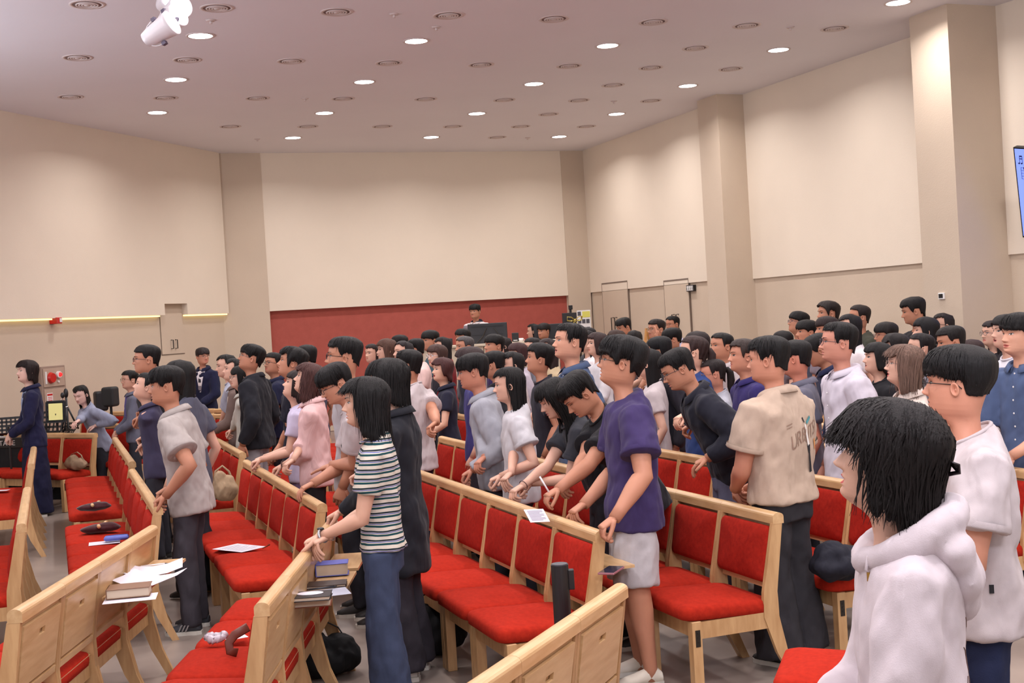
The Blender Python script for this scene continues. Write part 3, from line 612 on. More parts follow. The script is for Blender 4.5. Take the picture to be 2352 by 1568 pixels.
def hair_mesh(st, fem, wide, nu, nv, seed, strands=0):
    hs = HAIR[st]; r = np.random.default_rng(seed); u = np.arange(nu)/nu*2*np.pi-np.pi
    a = np.degrees(np.abs(u)); uf = hs['uf']
    w1 = sst(uf-11, uf+7, a); w2 = sst(100, 116, a)
    zl = hs['f']*(1-w1)+hs['s']*w1*(1-w2)+hs['b']*w2
    if hs['s'] > .3:      # cut around the ear
        ez = sst(uf+7, uf+13, a)*(1-sst(113, 122, a)); zl = zl*(1-ez)+.575*ez
        bz = sst(113, 122, a)*(1-sst(135, 165, a)); zl = zl*(1-bz)+(.34*.5+hs['b']*.5+.05)*bz
    if st == 'undercut': zl = hs['f']*(1-w1)+(.56)*w1*(1-w2)+hs['b']*w2
    sm = lambda n_: np.interp(np.arange(nu)/nu*n_, np.arange(n_+1), np.append(q := r.random(n_), q[0]))
    jag = (sm(max(12, nu//5))-.5)*hs['j']*1.3+(r.random(nu)-.5)*hs['j']*.8
    zl = zl+jag*np.where(zl < .3, .7 if hs['s'] > .3 else 1.5, 1.0)
    if hs['f'] < .7 or st in ('sweep', 'neat', 'wavy'): zl = zl+.05*np.exp(-((u-.25)/.25)**2)*(a < uf)
    s = np.linspace(0, 1, nv)**1.25; Z = 1-(1-zl[None, :])*s[:, None]; U = np.repeat(u[None, :], nv, 0)
    x, y, W = hair_point(hs, U, Z, fem, wide); th = hair_thick(hs, U, Z)*np.minimum(1, s[:, None]*5)
    if hs['b'] > -.2 and hs['s'] > .2: th = th*(1-.72*sst(.62, 1, s[:, None])*sst(uf-8, uf+25, a)[None, :])
    if st in ('shag', 'perm', 'wavy', 'shoulder'):
        lump = np.interp((U+np.pi)/(2*np.pi)*11+Z*2.2, np.arange(30), r.random(30))-.5; th = th*(1+.55*lump)+ (.10 if st == 'shag' else .05)*sst(.72, 1, s[:, None])*(np.interp((U+np.pi)/(2*np.pi)*17, np.arange(30), r.random(30)))
    relief = (np.interp((U+np.pi)/(2*np.pi)*40+Z*1.5, np.arange(60), r.random(60))-.5)*.035*np.minimum(1, s[:, None]*3)
    th = th*(1-.35*sst(.9, 1, s[:, None]))+relief*(1+2*hs['j'])
    cy = -.04; rad = np.sqrt(x**2+(y-cy)**2)+1e-6; k = (rad+th)/rad
    X = x*k; Y = cy+(y-cy)*k; ZZ = Z+hs['t']*.8*sst(.6, 1.0, Z)
    G = np.stack([X, Y, ZZ], -1)
    inn = G[-1].copy(); kk = (rad[-1]-.02)/(rad[-1]+th[-1]); inn[:, 0] *= kk; inn[:, 1] = cy+(inn[:, 1]-cy)*kk; inn[:, 2] += .04
    G = np.concatenate([G, inn[None]], 0); V = G.reshape(-1, 3); Fs = [tuple(q) for q in grid_faces(nv+1, nu)]
    if strands:
        vs = []; fs = []; base = len(V)
        for i in range(strands):
            j = int(r.integers(nu)); u0 = u[j]+r.normal()*.03; s0 = r.random()*.5; sl = np.linspace(s0, 1.0+r.random()*.06, 6)**1.25
            if hs['s'] > .3 and zl[j] < .45: continue
            zz = 1-(1-zl[j])*sl; uu = u0+np.linspace(0, r.normal()*.10, 6)+(.05*np.sin(np.arange(6)*1.9+r.random()*6) if st in ('shag', 'perm', 'wavy') else 0); x, y, _ = hair_point(hs, uu, zz, fem, wide); t_ = hair_thick(hs, uu, zz)*np.minimum(1, sl*5)*(1-.6*(hs['b'] > .1)*sst(.6, 1, sl))+.004+r.random()*.022+(np.linspace(0, 1, 6)**3*r.random()*.12 if st in ('shag', 'shoulder') else 0)
            rd = np.sqrt(x**2+(y-cy)**2)+1e-6; kx = (rd+t_)/rd; P = np.stack([x*kx, cy+(y-cy)*kx, zz+hs['t']*.8*sst(.6, 1, zz)], -1)
            P[-1] += np.array([r.normal()*.01, r.normal()*.01, -.01]); w_ = .012*np.array([.5, 1, 1, .9, .6, .1]); tn = np.stack([np.cos(uu), -np.sin(uu), uu*0], -1)
            nn = np.stack([np.sin(uu), np.cos(uu), uu*0], -1)*.006
            b0 = base+len(vs)
            for q in range(6): vs += [P[q]-tn[q]*w_[q], P[q]+nn[q], P[q]+tn[q]*w_[q]]
            for q in range(5):
                for e in range(2): a0 = b0+q*3+e; fs.append((a0, a0+1, a0+4, a0+3))
        V = np.concatenate([V, np.array(vs)], 0); Fs += fs
    return V, Fs
def npmesh(V, F, mi=None, smooth=True, name='m'):
    me = bpy.data.meshes.new(name); me.from_pydata([tuple(map(float, p)) for p in V], [], [tuple(int(i) for i in q) for q in F]); me.update()
    if mi is not None: me.polygons.foreach_set('material_index', [int(i) for i in mi])
    if smooth: me.polygons.foreach_set('use_smooth', [True]*len(me.polygons))
    return me
CLOUD = bpy.data.textures.new('fold', 'CLOUDS'); CLOUD.noise_scale = .060; CLOUD.noise_depth = 1
FG = bpy.data.objects.new('fold_guide', None); COL.objects.link(FG); FG['kind'] = 'helper'; FG.scale = (1, 1, 3.4); FG.rotation_euler = (.5, .45, .2)
FG2 = bpy.data.objects.new('fold_guide', None); COL.objects.link(FG2); FG2['kind'] = 'helper'; FG2.scale = (1, 1, 3.0); FG2.rotation_euler = (-.35, -.5, 1.1)
bpy.context.view_layer.update()
CLOUD2 = bpy.data.textures.new('fold_wide', 'CLOUDS'); CLOUD2.noise_scale = .11; CLOUD2.noise_depth = 1
def soften(o, vox, it=4, fold=0.0):
    m = o.modifiers.new('remesh', 'REMESH'); m.mode = 'VOXEL'; m.voxel_size = vox; m.use_smooth_shade = True
    m = o.modifiers.new('smooth', 'SMOOTH'); m.factor = .5; m.iterations = it
    if fold:
        m = o.modifiers.new('fold', 'DISPLACE'); m.texture = CLOUD; m.strength = fold; m.mid_level = .5; m.texture_coords = 'OBJECT'; m.texture_coords_object = FG
        m = o.modifiers.new('fold2', 'DISPLACE'); m.texture = CLOUD2; m.strength = fold*1.3; m.mid_level = .5; m.texture_coords = 'OBJECT'; m.texture_coords_object = FG2
        m = o.modifiers.new('smooth2', 'SMOOTH'); m.factor = .5; m.iterations = 1
def ell_loft(mb, secs, n=20, e=2.3):   # secs: (center Vector, half x, half y, axis y dir Vector, axis x dir Vector)
    P = []
    for c, a, b, ax, ay in secs:
        P.append([c+ax*(a*sgp(math.cos(2*math.pi*k/n), 2/e))+ay*(b*sgp(math.sin(2*math.pi*k/n), 2/e)) for k in range(n)])
    b0 = len(mb.v); mb.grid(P, True); m = len(P)
    mb.f += [tuple(b0+k for k in range(n-1, -1, -1)), tuple(b0+(m-1)*n+k for k in range(n))]; mb.mi += [0, 0]
def hand(mb, W, d, pn, S, side, pose, n=8, mi=0):
    """W wrist, d direction of the hand, pn palm normal (out of the palm), side=+1 right hand"""
    k = S/1.7; d = d.normalized(); pn = (pn-d*pn.dot(d)).normalized(); lat = d.cross(pn).normalized()*(side)   # towards the little finger side or thumb
    # thumb side = -lat
    L = .088*k
    secs = [(0, .024, .019), (.25, .029, .018), (.6, .038, .016), (.9, .041, .014), (1.0, .038, .012)]
    P = []; m = 12
    for t, a, b in secs: P.append([W+d*(L*t)+lat*(a*k*math.cos(2*math.pi*q/m))+pn*(b*k*math.sin(2*math.pi*q/m)) for q in range(m)])
    b0 = len(mb.v); mb.grid(P, True, mi); mb.f += [tuple(b0+q for q in range(m)), tuple(b0+4*m+q for q in range(m))]; mb.mi += [mi, mi]
    curls = dict(relax=(25, 30, 20), grip=(48, 52, 25), fist=(75, 85, 50), flat=(6, 8, 5), clasp=(40, 55, 25), open=(-4, 4, 4), point=(70, 85, 50), drape=(62, 20, 10))[pose]
    for q in range(4):
        off = (-.030+.0200*q)*k; ln = (.040, .044, .041, .033)[q]*k; seg = (1.0, .68, .55); cu = curls
        if pose == 'point' and q == 0: cu = (5, 5, 5)
        fan = (q-1.5)*(-.05 if pose not in ('open',) else .09)
        p = W+d*(L*.86)+lat*off; dd = (d+lat*fan*(1 if pose == 'open' else -1)*-1).normalized(); pts = [p]; rad = [.0102*k]; ang = 0
        for s_ in range(3):
            ang += math.radians(cu[s_]*(1+.08*q)); v = dd*math.cos(ang)+pn*math.sin(ang); p1 = pts[-1]+v*(ln*seg[s_]); pts += [(pts[-1]+p1)/2, p1]; rad += [.0094*k*(1-.07*s_), .0094*k*(1-.09*s_)]
        pts.append(pts[-1]+v*.004*k); rad.append(.0045*k)
        mb.tube(pts, [r_*(.9 if q == 3 else 1) for r_ in rad], n, mi)
    th0 = W+d*(L*.22)-lat*(.020*k); dt = (d*.75-lat*.62+pn*.30).normalized()
    if pose in ('grip', 'fist', 'clasp', 'point'): dt = (d*.72-lat*.30+pn*.62).normalized()
    if pose == 'open': dt = (d*.6-lat*.8).normalized()
    p1 = th0+dt*.042*k; p2 = p1+(dt*.8+d*.4+pn*.1).normalized()*.032*k; p3 = p2+(dt*.5+d*.6+pn*.2).normalized()*.024*k
    mb.tube([th0, (th0+p1)/2, p1, p2, p3, p3+d*.003*k], [.015*k, .0145*k, .0115*k, .0105*k, .009*k, .004*k], n, mi)
def ik(A, T, l1, l2, hint):
    d = T-A; D = d.length; mx = (l1+l2)*.995
    if D > mx: T = A+d*(mx/D); d = T-A; D = mx
    d.normalize(); a = (l1*l1-l2*l2+D*D)/(2*D); h = math.sqrt(max(0, l1*l1-a*a)); hh = (hint-d*hint.dot(d)).normalized()
    return A+d*a+hh*h, T
PEOPLE = {}
def snap_depth(cx, top, D, key):
    best = None
    for q in np.linspace(-.75, .75, 61):
        P = atd(cx, top, D+q); r = Vector((P.x+.02, P.y+.0)); n = n_of(r); s_ = s_of(r)
        for tab in (mid, far_):
            for k, (nk, s0, c) in tab.items():
                if s0-.35 < s_ < s0+c*CW+.35:
                    e = abs(n-(nk+.27))
                    if e < .10 and (best is None or abs(q) < abs(best[0])): best = (q, e, k)
    if best is None: return D
    if D < 10 and abs(best[0]) > .2: print('snap', key, D, '->', round(D+best[0], 2), 'row', best[2])
    return D+best[0]
def person(key, label, cx, top, D, ay=0, hp_=5, fem=0, hair='mop', hc=(24, 20, 20), skin=None, shirt=(40, 40, 45), sl='short', collar='tee', fit=.6, arms='rail', hands=None, hz=.845, pose='grip',
           legs='trousers', lc=(45, 45, 52), lod=1, lean=0, by=None, S=None, bulk=1.0, glasses=None, mo=.3, roll=0, eyes='open', fold=None, shm=None, shoe=(40, 38, 38), zb=0, wide=1.0, strands=0, lipc=None, hsz=1.0, inner=None, brow=(40, 32, 30), group=None, x_dir=None, hlod=None, hem=0.0, tuck=0, snap=1):
    slim = .86 if fem else .93
    skin = skin or ((214, 166, 144) if fem else (188, 130, 103))
    skin = tuple(int(c*.96) for c in skin)
    off = 21.9*(cx-1176)/1176
    ha = math.radians(ay-off); ba = math.radians(by if by is not None else 20)     # world angles of head and body, 0 = facing -x, + towards camera
    if snap: D = snap_depth(cx, top, D, key)
    P = atd(cx, top, D); z0 = fz(P.y)+zb
    rot = math.pi/2+ba; hrel = ha-ba
    ph = math.radians(lean)
    def skel(S):
        sp = Vector((0, math.sin(ph), math.cos(ph))); H = Vector((0, -.10*math.sin(ph)*S, .53*S)); N = H+sp*.295*S; HH = .131*S*hsz
        dn = Vector((0, math.sin(ph*.8+.12), math.cos(ph*.8+.12)))
        P0 = N+dn*.062*S
        R = Matrix.Rotation(hrel, 4, 'Z') @ Matrix.Rotation(math.radians(hp_), 4, 'X') @ Matrix.Rotation(math.radians(roll), 4, 'Y')
        HM = Matrix.Translation(P0) @ R @ Matrix.Scale(HH, 4) @ Matrix.Translation((0, .10, -.15))
        tp = max((HM @ Vector((0, y, z))).z for y, z in ((0, 1.08), (-.2, 1.03), (.15, 1.0), (-.4, .85), (.3, .85)))
        return sp, H, N, HH, P0, HM, tp
    if S is None:
        _, _, _, _, _, _, t1 = skel(1.0); S = (P.z-z0)/t1
    sp, H, N, HH, P0, HM, tp = skel(S)
    hcn = HM @ Vector((0, -.03, .6))
    Rz = Matrix.Rotation(rot, 4, 'Z'); w = Rz @ hcn; root = Vector((P.x-w.x, P.y-w.y, z0))
    PEOPLE[key] = (root, S, rot)
    if not 1.45 < S < 1.92: print('stature', key, round(S, 2))
    t = empty('person', root, rot, label, 'person', group)
    Wi = (Matrix.Translation(root) @ Rz).inverted()
    xx = Vector((1, 0, 0)); fw = Vector((0, 1, 0)); sy = xx.cross(sp)*-1; sy = Vector((0, math.cos(ph), -math.sin(ph)))
    f = .90 if fem else 1.0; bk = bulk
    shw = (.098 if fem else .112)*S*(.5+.5*bk)
    # --- arms
    l1, l2 = .179*S, .157*S; AR = []
    for i, sd in enumerate((1, -1)):
        A = H+sp*.250*S+xx*(sd*shw*.90); hd = None; ps = pose if isinstance(pose, str) else pose[i]
        if hands and i < len(hands) and hands[i] is not None:
            hh = hands[i]; q = atz(hh[0], hh[1], hh[2] if len(hh) > 2 else hz); T = Wi @ q
            T = T+(Vector((-sd*.01, -.085, .045)) if ps in ('grip', 'drape') else Vector((0, -.07, .03)))
            hint = Vector((sd*.5, -.5, -1)); hd = (Vector((-sd*.15, 1, -.35)), Vector((0, -.3, -1)))
        elif arms == 'down': T = Vector((sd*(shw+.035*S), .03*S, .475*S)); hint = Vector((sd*.4, -1, 0)); hd = (Vector((0, .25, -1)), Vector((-sd, 0, 0))); ps = 'relax'
        elif arms == 'clasp': T = Vector((sd*.045*S, .145*S, .53*S)); T = T+Vector((0, .12*S*math.sin(ph), 0)); hint = Vector((sd*1, -.7, -.6)); hd = (Vector((-sd*.8, .35, -.55)), Vector((0, -1, -.2))); ps = 'clasp'
        elif arms == 'pray': T = Vector((sd*.035*S, .17*S, .66*S)); hint = Vector((sd*1, -.2, -1)); hd = (Vector((-sd*.25, .35, 1)), Vector((-sd, -.2, 0))); ps = 'clasp'
        elif arms == 'raise': T = Vector((sd*.10*S, .17*S, (.93 if sd < 0 else .60)*S)); hint = Vector((sd*1, -.2, -1)); hd = (Vector((0, 0, 1)), Vector((0, 1, 0))); ps = 'open' if sd < 0 else 'relax'
        else:  # both hands on the rail in front
            T = Wi @ (root+Rz @ Vector((sd*.09, .30+.2*math.sin(ph), 0))); T.z = .89; hint = Vector((sd*.4, -.6, -.8)); hd = (Vector((-sd*.1, 1, -.3)), Vector((0, -.2, -1)))
        E_, T = ik(A, T, l1, l2, hint); AR.append((A, E_, T, sd, hd, ps))
    sm_ = skinmat(skin); n = 12 if lod == 0 else 8
    # --- body: head, neck, arms, hands, (legs)
    nu = (64 if lod == 0 else 40 if lod == 1 else 30); zs = HS0 if lod == 0 else HS2
    G = head_grid(nu, zs, fem, mo, wide); V = G.reshape(-1, 3); wt = sst(-.40, .12, V[:, 2])
    HMn = np.array(HM); V4 = np.concatenate([V, np.ones((len(V), 1))], 1); Vh = (V4 @ HMn.T)[:, :3]
    M0 = Matrix.Translation(P0) @ Matrix.Rotation(-ph, 4, 'X') @ Matrix.Scale(HH, 4) @ Matrix.Translation((0, .10, -.15)); Vn = (V4 @ np.array(M0).T)[:, :3]
    Vf = Vn*(1-wt[:, None])+Vh*wt[:, None]
    Fc = grid_faces(len(zs), nu); cen = V[Fc].mean(1)
    fr = cen[:, 1] > .2; mi = np.zeros(len(Fc), int)
    lz = .193-.01*mo; mi[fr & ((cen[:, 0]/.105)**2+((cen[:, 2]-lz)/(.036+.022*mo))**2 < 1)] = 1
    if mo > .45: mi[fr & ((cen[:, 0]/.06)**2+((cen[:, 2]-lz)/(.012+.020*mo))**2 < 1)] = 2
    mb = MB(); mb.v = [tuple(p) for p in Vf]; mb.f = [tuple(int(i) for i in q) for q in Fc]; mb.mi = list(map(int, mi))
    nn = len(zs); mb.f.append(tuple((nn-1)*nu+k for k in range(nu))); mb.mi.append(0)
    # ears
    for sd in (1, -1):
        P_e = []
        for rr_, dz in ((0, -.005), (.35, -.016), (.62, .002), (.85, .026), (1.0, .018), (1.0, -.02)):
            P_e.append([Vector((sd*(.345*wide+.040+dz+.02*(-math.cos(a_))), -.045+rr_*(.066*math.cos(a_)+.014*math.sin(a_)), .425+rr_*(.108 if math.sin(a_) > 0 else .098)*math.sin(a_))) for a_ in np.linspace(0, 2*math.pi, 16, endpoint=False)])
        mb.grid([[HM @ p for p in r_] for r_ in P_e], True)
    # torso core keeps the body one piece under the clothes
    ell_loft(mb, [(H+sp*(tz*S), a*S*f, b*S, xx, sy) for tz, a, b in ((-.02, .070, .042), (.10, .056, .036), (.20, .068, .042), (.250, .070, .036), (.272, .044, .030), (.30, .034, .030))], 12)
    for A, E_, T, sd, hd, ps in AR:
        q1 = A.lerp(E_, .5); q2 = E_.lerp(T, .33); rA = (.034 if not fem else .028)*S*(.6+.4*bk)
        mb.tube([A, q1, A.lerp(E_, .88), E_+(E_-(A+T)*.5)*.04, E_.lerp(T, .12), q2, E_.lerp(T, .75), T], [rA, rA*.92, rA*.76, rA*.76, rA*.80, rA*.78, rA*.55, rA*.50], n)
        if lod < 2 or ps == 'open':
            dd, pnn = hd; hand(mb, T-(T-E_).normalized()*.012, (dd.normalized()*.62+(T-E_).normalized()*.5), pnn, S, sd, ps, 8 if lod == 0 else 6)
        else:
            dd, pnn = hd; hand(mb, T, dd, pnn, S, sd, ps, 4)
    # legs
    hipx = .045*S; stance = .075*S; Kn = []
    for sd in (1, -1):
        hj = Vector((sd*hipx, H.y, .50*S)); kn = Vector((sd*(hipx+.01), H.y*.5+.012*S, .285*S)); an = Vector((sd*stance*.85, -.01*S, .05*S)); Kn.append((hj, kn, an, sd))
        if legs in ('shorts', 'skirt'):
            rS = S*bk; mb.tube([hj.lerp(kn, .6), kn, kn.lerp(an, .3), kn.lerp(an, .7), an, an+Vector((0, .01, -.035*S))], [.046*rS, .034*rS, .034*rS, .024*rS, .019*rS, .02*rS], 12)
    body = mb.build('body', [sm_, mat('lips_%s' % ('red' if lipc else 'natural'), lipc or (186, 104, 92), .45), mat('mouth_inside', (70, 22, 20), .6)], t, True)
    # --- hair
    V, Fs = hair_mesh(hair, fem, wide, 112 if lod == 0 else 64 if lod == 1 else 44, 22 if lod == 0 else 14 if lod == 1 else 11, hash(key) % 9999 if False else sum(map(ord, key))*7, strands)
    wt = sst(-.9, .15, V[:, 2]); wt = .25+.75*wt; V4 = np.concatenate([V, np.ones((len(V), 1))], 1)
    Mh0 = Matrix.Translation(P0) @ Matrix.Rotation(hrel*.6, 4, 'Z') @ Matrix.Scale(HH, 4) @ Matrix.Translation((0, .10, -.15))
    Vv = (V4 @ np.array(Mh0).T)[:, :3]*(1-wt[:, None])+(V4 @ HMn.T)[:, :3]*wt[:, None]
    hm = hairmat(hc); ho = link('hair', npmesh(Vv, Fs), hm, t)
    if hair == 'tied':
        mbp = MB(); q = [HM @ Vector(p) for p in ((0, -.44, .62), (0, -.56, .60), (0, -.66, .45), (0, -.66, .15))]; b_ = (HM @ Vector((0, -.6, -.1))); q.append(b_); q.append(b_+Vector((0, 0, -.06)))
        mbp.tube(q, [.05*HH, .10*HH, .14*HH, .15*HH, .12*HH, .03*HH], 10); mbp.build('ponytail', hm, t, True)
    # --- face details
    def fp(x, z, o=0.0): return HM @ Vector((x, float(face_y(np.float64(x), np.float64(z), fem, mo, wide))+o, z))
    DK = mat('eye_dark', (30, 20, 18), .25); EW = mat('eye_white', (214, 205, 198), .35); BRm = mat('eyebrow_hair', brow, .8)
    hh_ = .021 if eyes == 'open' else .004
    for sd in (1, -1):
        mbe = MB(); xs = np.linspace(-.060, .060, 9 if lod else 13); rows = []
        for tt in (-1, -.4, .3, 1):
            rows.append([fp(sd*(.155+x_), .497+.010*(x_/.06)+tt*hh_*max(0, 1-(x_/.062)**2)**.6, .004+.010*max(0, 1-(x_/.062)**2)*(1-.5*abs(tt))) for x_ in xs])
        b0 = len(mbe.f); mbe.grid(rows)
        nx = len(xs)-1
        for q in range(b0, len(mbe.f)):
            xm = (xs[(q-b0) % nx]+xs[(q-b0) % nx+1])/2
            if abs(xm) < .024 or eyes != 'open': mbe.mi[q] = 1
        lw = .006 if lod == 0 else .009
        mbe.tube([fp(sd*(.155+x_), .497+.010*(x_/.06)+hh_*max(0, 1-(x_/.066)**2)**.6, .012) for x_ in xs*1.06], lw*HH, 4, 1)
        mbe.build('eye', [EW, DK], t, True)
        mbb = MB(); xs = np.linspace(.065, .245, 6); mbb.tube([fp(sd*x_, .575+.03*math.sin((x_-.065)/.18*2.2), .006) for x_ in xs], [HH*q for q in (.010, .014, .014, .012, .010, .004)], 6, 0, True, .6); mbb.build('eyebrow', BRm, t, True)
    if glasses:
        gm = mat('glasses_'+'_'.join(map(str, glasses)), glasses, .3, .6, metal=.3); mbg = MB(); gr = .0075 if lod == 0 else .010; yo = float(face_y(np.float64(.05), np.float64(.46), fem, mo, wide))+.075
        for sd in (1, -1):
            mbg.tube([HM @ Vector((sd*(.150+.105*math.cos(a_)), yo-.20*abs(.105*math.cos(a_)+.05)*0-.035*(.150+.105*math.cos(a_))/.25, .475+.085*math.sin(a_))) for a_ in np.linspace(0, 2*math.pi, 17)], gr*HH, 5)
            mbg.tube([HM @ Vector(p) for p in ((sd*.255, yo-.036, .50), (sd*.31*wide, yo-.09, .505), (sd*.365*wide, .05, .50), (sd*.372*wide, -.08, .495), (sd*.36*wide, -.14, .44))], gr*HH, 5)
        mbg.tube([HM @ Vector((x_, yo+.006, .49)) for x_ in (-.045, 0, .045)], gr*HH, 5)
        mbg.build('glasses', gm, t, True)
    # --- shirt
    fold = (.020 if lod == 0 else .014) if fold is None else fold
    shmat = shm or mat('cloth_%d_%d_%d' % tuple(shirt), tuple(shirt), .88, .2, noise=.05, nscale=22, bump=.12, bscale=380, cloth_fold=.45, sheen=.05)
    mb = MB(); ch = 1+.10*fit; hw_ = lambda m_, w_: (m_ if not fem else w_)
    bx = fit
    secs = [(-.085, hw_(.104, .106), .083), (-.02, hw_(.102, .104), .082), (.06, hw_(.088+.012*bx, .076+.018*bx), .062+.008*bx), (.13, hw_(.094+.008*bx, .078+.014*bx), .066+.006*bx), (.20, hw_(.104, .090), .072), (.240, hw_(.108, .094), .066), (.262, hw_(.100, .086), .058), (.276, hw_(.080, .067), .052), (.290, hw_(.062, .053), .046), (.302, hw_(.051, .045), .042), (.307, hw_(.046, .040), .038)]
    if collar == 'hood': secs = [(-.10, .114, .086)]+[(a, b*1.10, c*1.04) for a, b, c in secs[:-3]]+[(.290, .064, .054), (.300, .052, .046)]
    long_ = collar in ('blazer', 'coat')
    if collar in ('coat',): secs = [(-.20, .112, .08)]+secs
    if hem or tuck:
        hm_ = max(hem, .01 if tuck else hem); secs = [(hm_-.085, secs[0][1]*(.96 if tuck else .98), secs[0][2]*(.96 if tuck else .98))]+[q for q in secs if q[0] > hm_-.06]
    ell_loft(mb, [(H+sp*(tz*S)+fw*(-.004*S), a*S*bk*ch*(slim+(1-slim)*max(0, min(1, (tz-.18)/.08))), b*S*(.4+.6*bk)*ch*(slim+(1-slim)*max(0, min(1, (tz-.24)/.06))), xx, (sy-sp*(.42*max(0, min(1, (tz-.262)/.04)))).normalized()) for tz, a, b in secs], 24)
    sR = (.041 if not fem else .035)*S*(.6+.4*bk)*(1+.22*fit)
    for A, E_, T, sd, hd, ps in AR:
        A2 = A-xx*(sd*.03*S)
        if sl == 'short': e1 = A.lerp(E_, .66 if not fem else .58); mb.tube([A2, A, A.lerp(E_, .3), e1], [sR*.85, sR*1.02, sR*1.06, sR*(1.05+.12*fit)], 14)
        elif sl == 'elbow': mb.tube([A2, A, A.lerp(E_, .4), A.lerp(E_, .92)], [sR*.85, sR*1.02, sR*1.08, sR*1.15], 14)
        elif sl == 'three': mb.tube([A2, A, A.lerp(E_, .5), E_, E_.lerp(T, .5)], [sR*.85, sR*1.02, sR, sR*.95, sR*.85], 14)
        elif sl == 'long': mb.tube([A2, A, A.lerp(E_, .5), A.lerp(E_, .9), E_, E_.lerp(T, .1), E_.lerp(T, .6), E_.lerp(T, .93)], [sR*.85, sR*1.02, sR*1.0, sR*.92, sR*.92, sR*.92, sR*.78, sR*.62], 14)
    sn = {'tee': 't_shirt', 'polo': 'polo_shirt', 'shirt': 'shirt', 'blazer': 'jacket', 'jacket': 'jacket', 'hood': 'hoodie', 'coat': 'jacket', 'none': 'top'}[collar]
    so = mb.build(sn, shmat, t, True); soften(so, .011 if lod == 0 else .017 if lod == 1 else .026, 9 if lod == 0 else 5, fold)
    # cuffs / sleeve hems
    if lod == 0 and sl in ('short', 'elbow'):
        for A, E_, T, sd, hd, ps in AR:
            k_ = .66 if not fem else .58
            if sl == 'elbow': k_ = .92
            d_ = (E_-A).normalized(); c_ = A.lerp(E_, k_); r_ = sR*(1.05+.12*fit)*1.02
            mbh = MB(); mbh.tube([c_-d_*.022, c_-d_*.004, c_+d_*.002, c_+d_*.001], [r_*1.0, r_*1.02, r_*.97, r_*.78], 24, 0, False); mbh.build('sleeve_hem', shmat, t, True)
    # collars
    if collar in ('polo', 'shirt', 'blazer', 'jacket', 'coat') and (lod < 2):
        cm = shmat; mbc = MB(); nC = 22; Nb = H+sp*.288*S; rows = []
        for rr_, zz_ in ((.052, .004), (.047, .018), (.046, .027), (.054, .024), (.066, .004)):
            row_ = []
            for k in range(nC):
                a_ = math.radians(90+18)+math.radians(360-36)*k/(nC-1); drop = -.012*(1-sst(0, 1.1, abs((k/(nC-1))-.5)*2-.0)) if False else -.030*max(0, abs(k/(nC-1)-.5)*2-.6)*(1 if rr_ > .049 else .4)
                row_.append(Nb+xx*(rr_*S*.98*math.cos(a_))+sy*(rr_*S*math.sin(a_))+sp*((zz_+drop-.012*math.sin(a_))*S*.9))
            rows.append(row_)
        mbc.grid(rows); o = mbc.build('collar', cm, t, True); s_ = o.modifiers.new('s', 'SOLIDIFY'); s_.thickness = .003
    elif collar == 'tee' and lod < 2:
        mbc = MB(); Nb = H+sp*.303*S; mbc.tube([Nb+xx*(.0475*S*slim*math.cos(a_))+sy*(.041*S*math.sin(a_))+sp*(-.019*S*math.sin(a_)) for a_ in np.linspace(0, 2*math.pi, 25)], .0042*S, 6); mbc.build('neckband', shmat, t, True)
    # --- lower garment
    lm = mat('cloth_%d_%d_%d' % tuple(lc), tuple(lc), .9, .2, noise=.07, nscale=16, bump=.15, bscale=300, cloth_fold=.5)
    mb = MB(); ell_loft(mb, [(Vector((0, H.y, z_*S)), a*S*bk*slim, b*S*bk*slim, xx, fw) for z_, a, b in ((.44, .088, .070), (.50, .094, .072), (.55, .084, .060), (.585, .078, .054))], 18)
    if legs == 'skirt':
        ell_loft(mb, [(Vector((0, H.y*.6, z_*S)), a*S, b*S, xx, fw) for z_, a, b in ((.02, .100, .092), (.25, .098, .086), (.42, .096, .076), (.56, .080, .060))], 24)
    elif legs == 'knee_skirt':
        ell_loft(mb, [(Vector((0, H.y*.6, z_*S)), a*S, b*S, xx, fw) for z_, a, b in ((.26, .13, .11), (.42, .108, .085), (.56, .085, .065))], 24)
    else:
        for hj, kn, an, sd in Kn:
            if legs == 'trousers': rs_ = (.049, .045, .040, .037)
            elif legs == 'wide': rs_ = (.050, .052, .058, .066)
            else: rs_ = (.050, .060, .060, .060)
            rs_ = [r_*S*bk*(.5+.5*slim) for r_ in rs_]
            if legs == 'shorts': mb.tube([hj, hj.lerp(kn, .45), hj.lerp(kn, .98)], [rs_[0], rs_[1]*1.05, rs_[2]*1.08], 16)
            else: mb.tube([hj, kn, kn.lerp(an, .55), an+Vector((0, 0, -.02*S))], rs_, 16)
    o = mb.build({'trousers': 'trousers', 'wide': 'wide_trousers', 'shorts': 'shorts', 'skirt': 'long_skirt', 'knee_skirt': 'skirt'}[legs], lm, t, True); soften(o, .013 if lod == 0 else .02 if lod == 1 else .035, 4, .018 if lod < 2 else 0)
    # --- shoes
    shm_ = mat('shoe_%d_%d_%d' % tuple(shoe), shoe, .6); solem = mat('shoe_sole', (200, 195, 185), .7)
    for hj, kn, an, sd in Kn:
        mbs = MB(); P_s = []
        for y_, a, h_, zc in ((-.055, .026, .030, .035), (-.03, .034, .045, .045), (.02, .036, .045, .045), (.08, .042, .034, .034), (.13, .042, .026, .026), (.165, .026, .018, .020)):
            P_s.append([Vector((an.x+a*math.cos(q_)*S/1.7, an.y+y_*S/1.7, zc*S/1.7+h_*math.sin(q_)*S/1.7*(.75 if math.sin(q_) < 0 else 1))) for q_ in np.linspace(0, 2*math.pi, 12, endpoint=False)])
        mbs.grid(P_s, True); b0 = 0; mbs.f += [tuple(range(12)), tuple(60+k for k in range(12))]; mbs.mi += [0, 0]
        so_ = mbs.build('shoe', shm_, t, True)
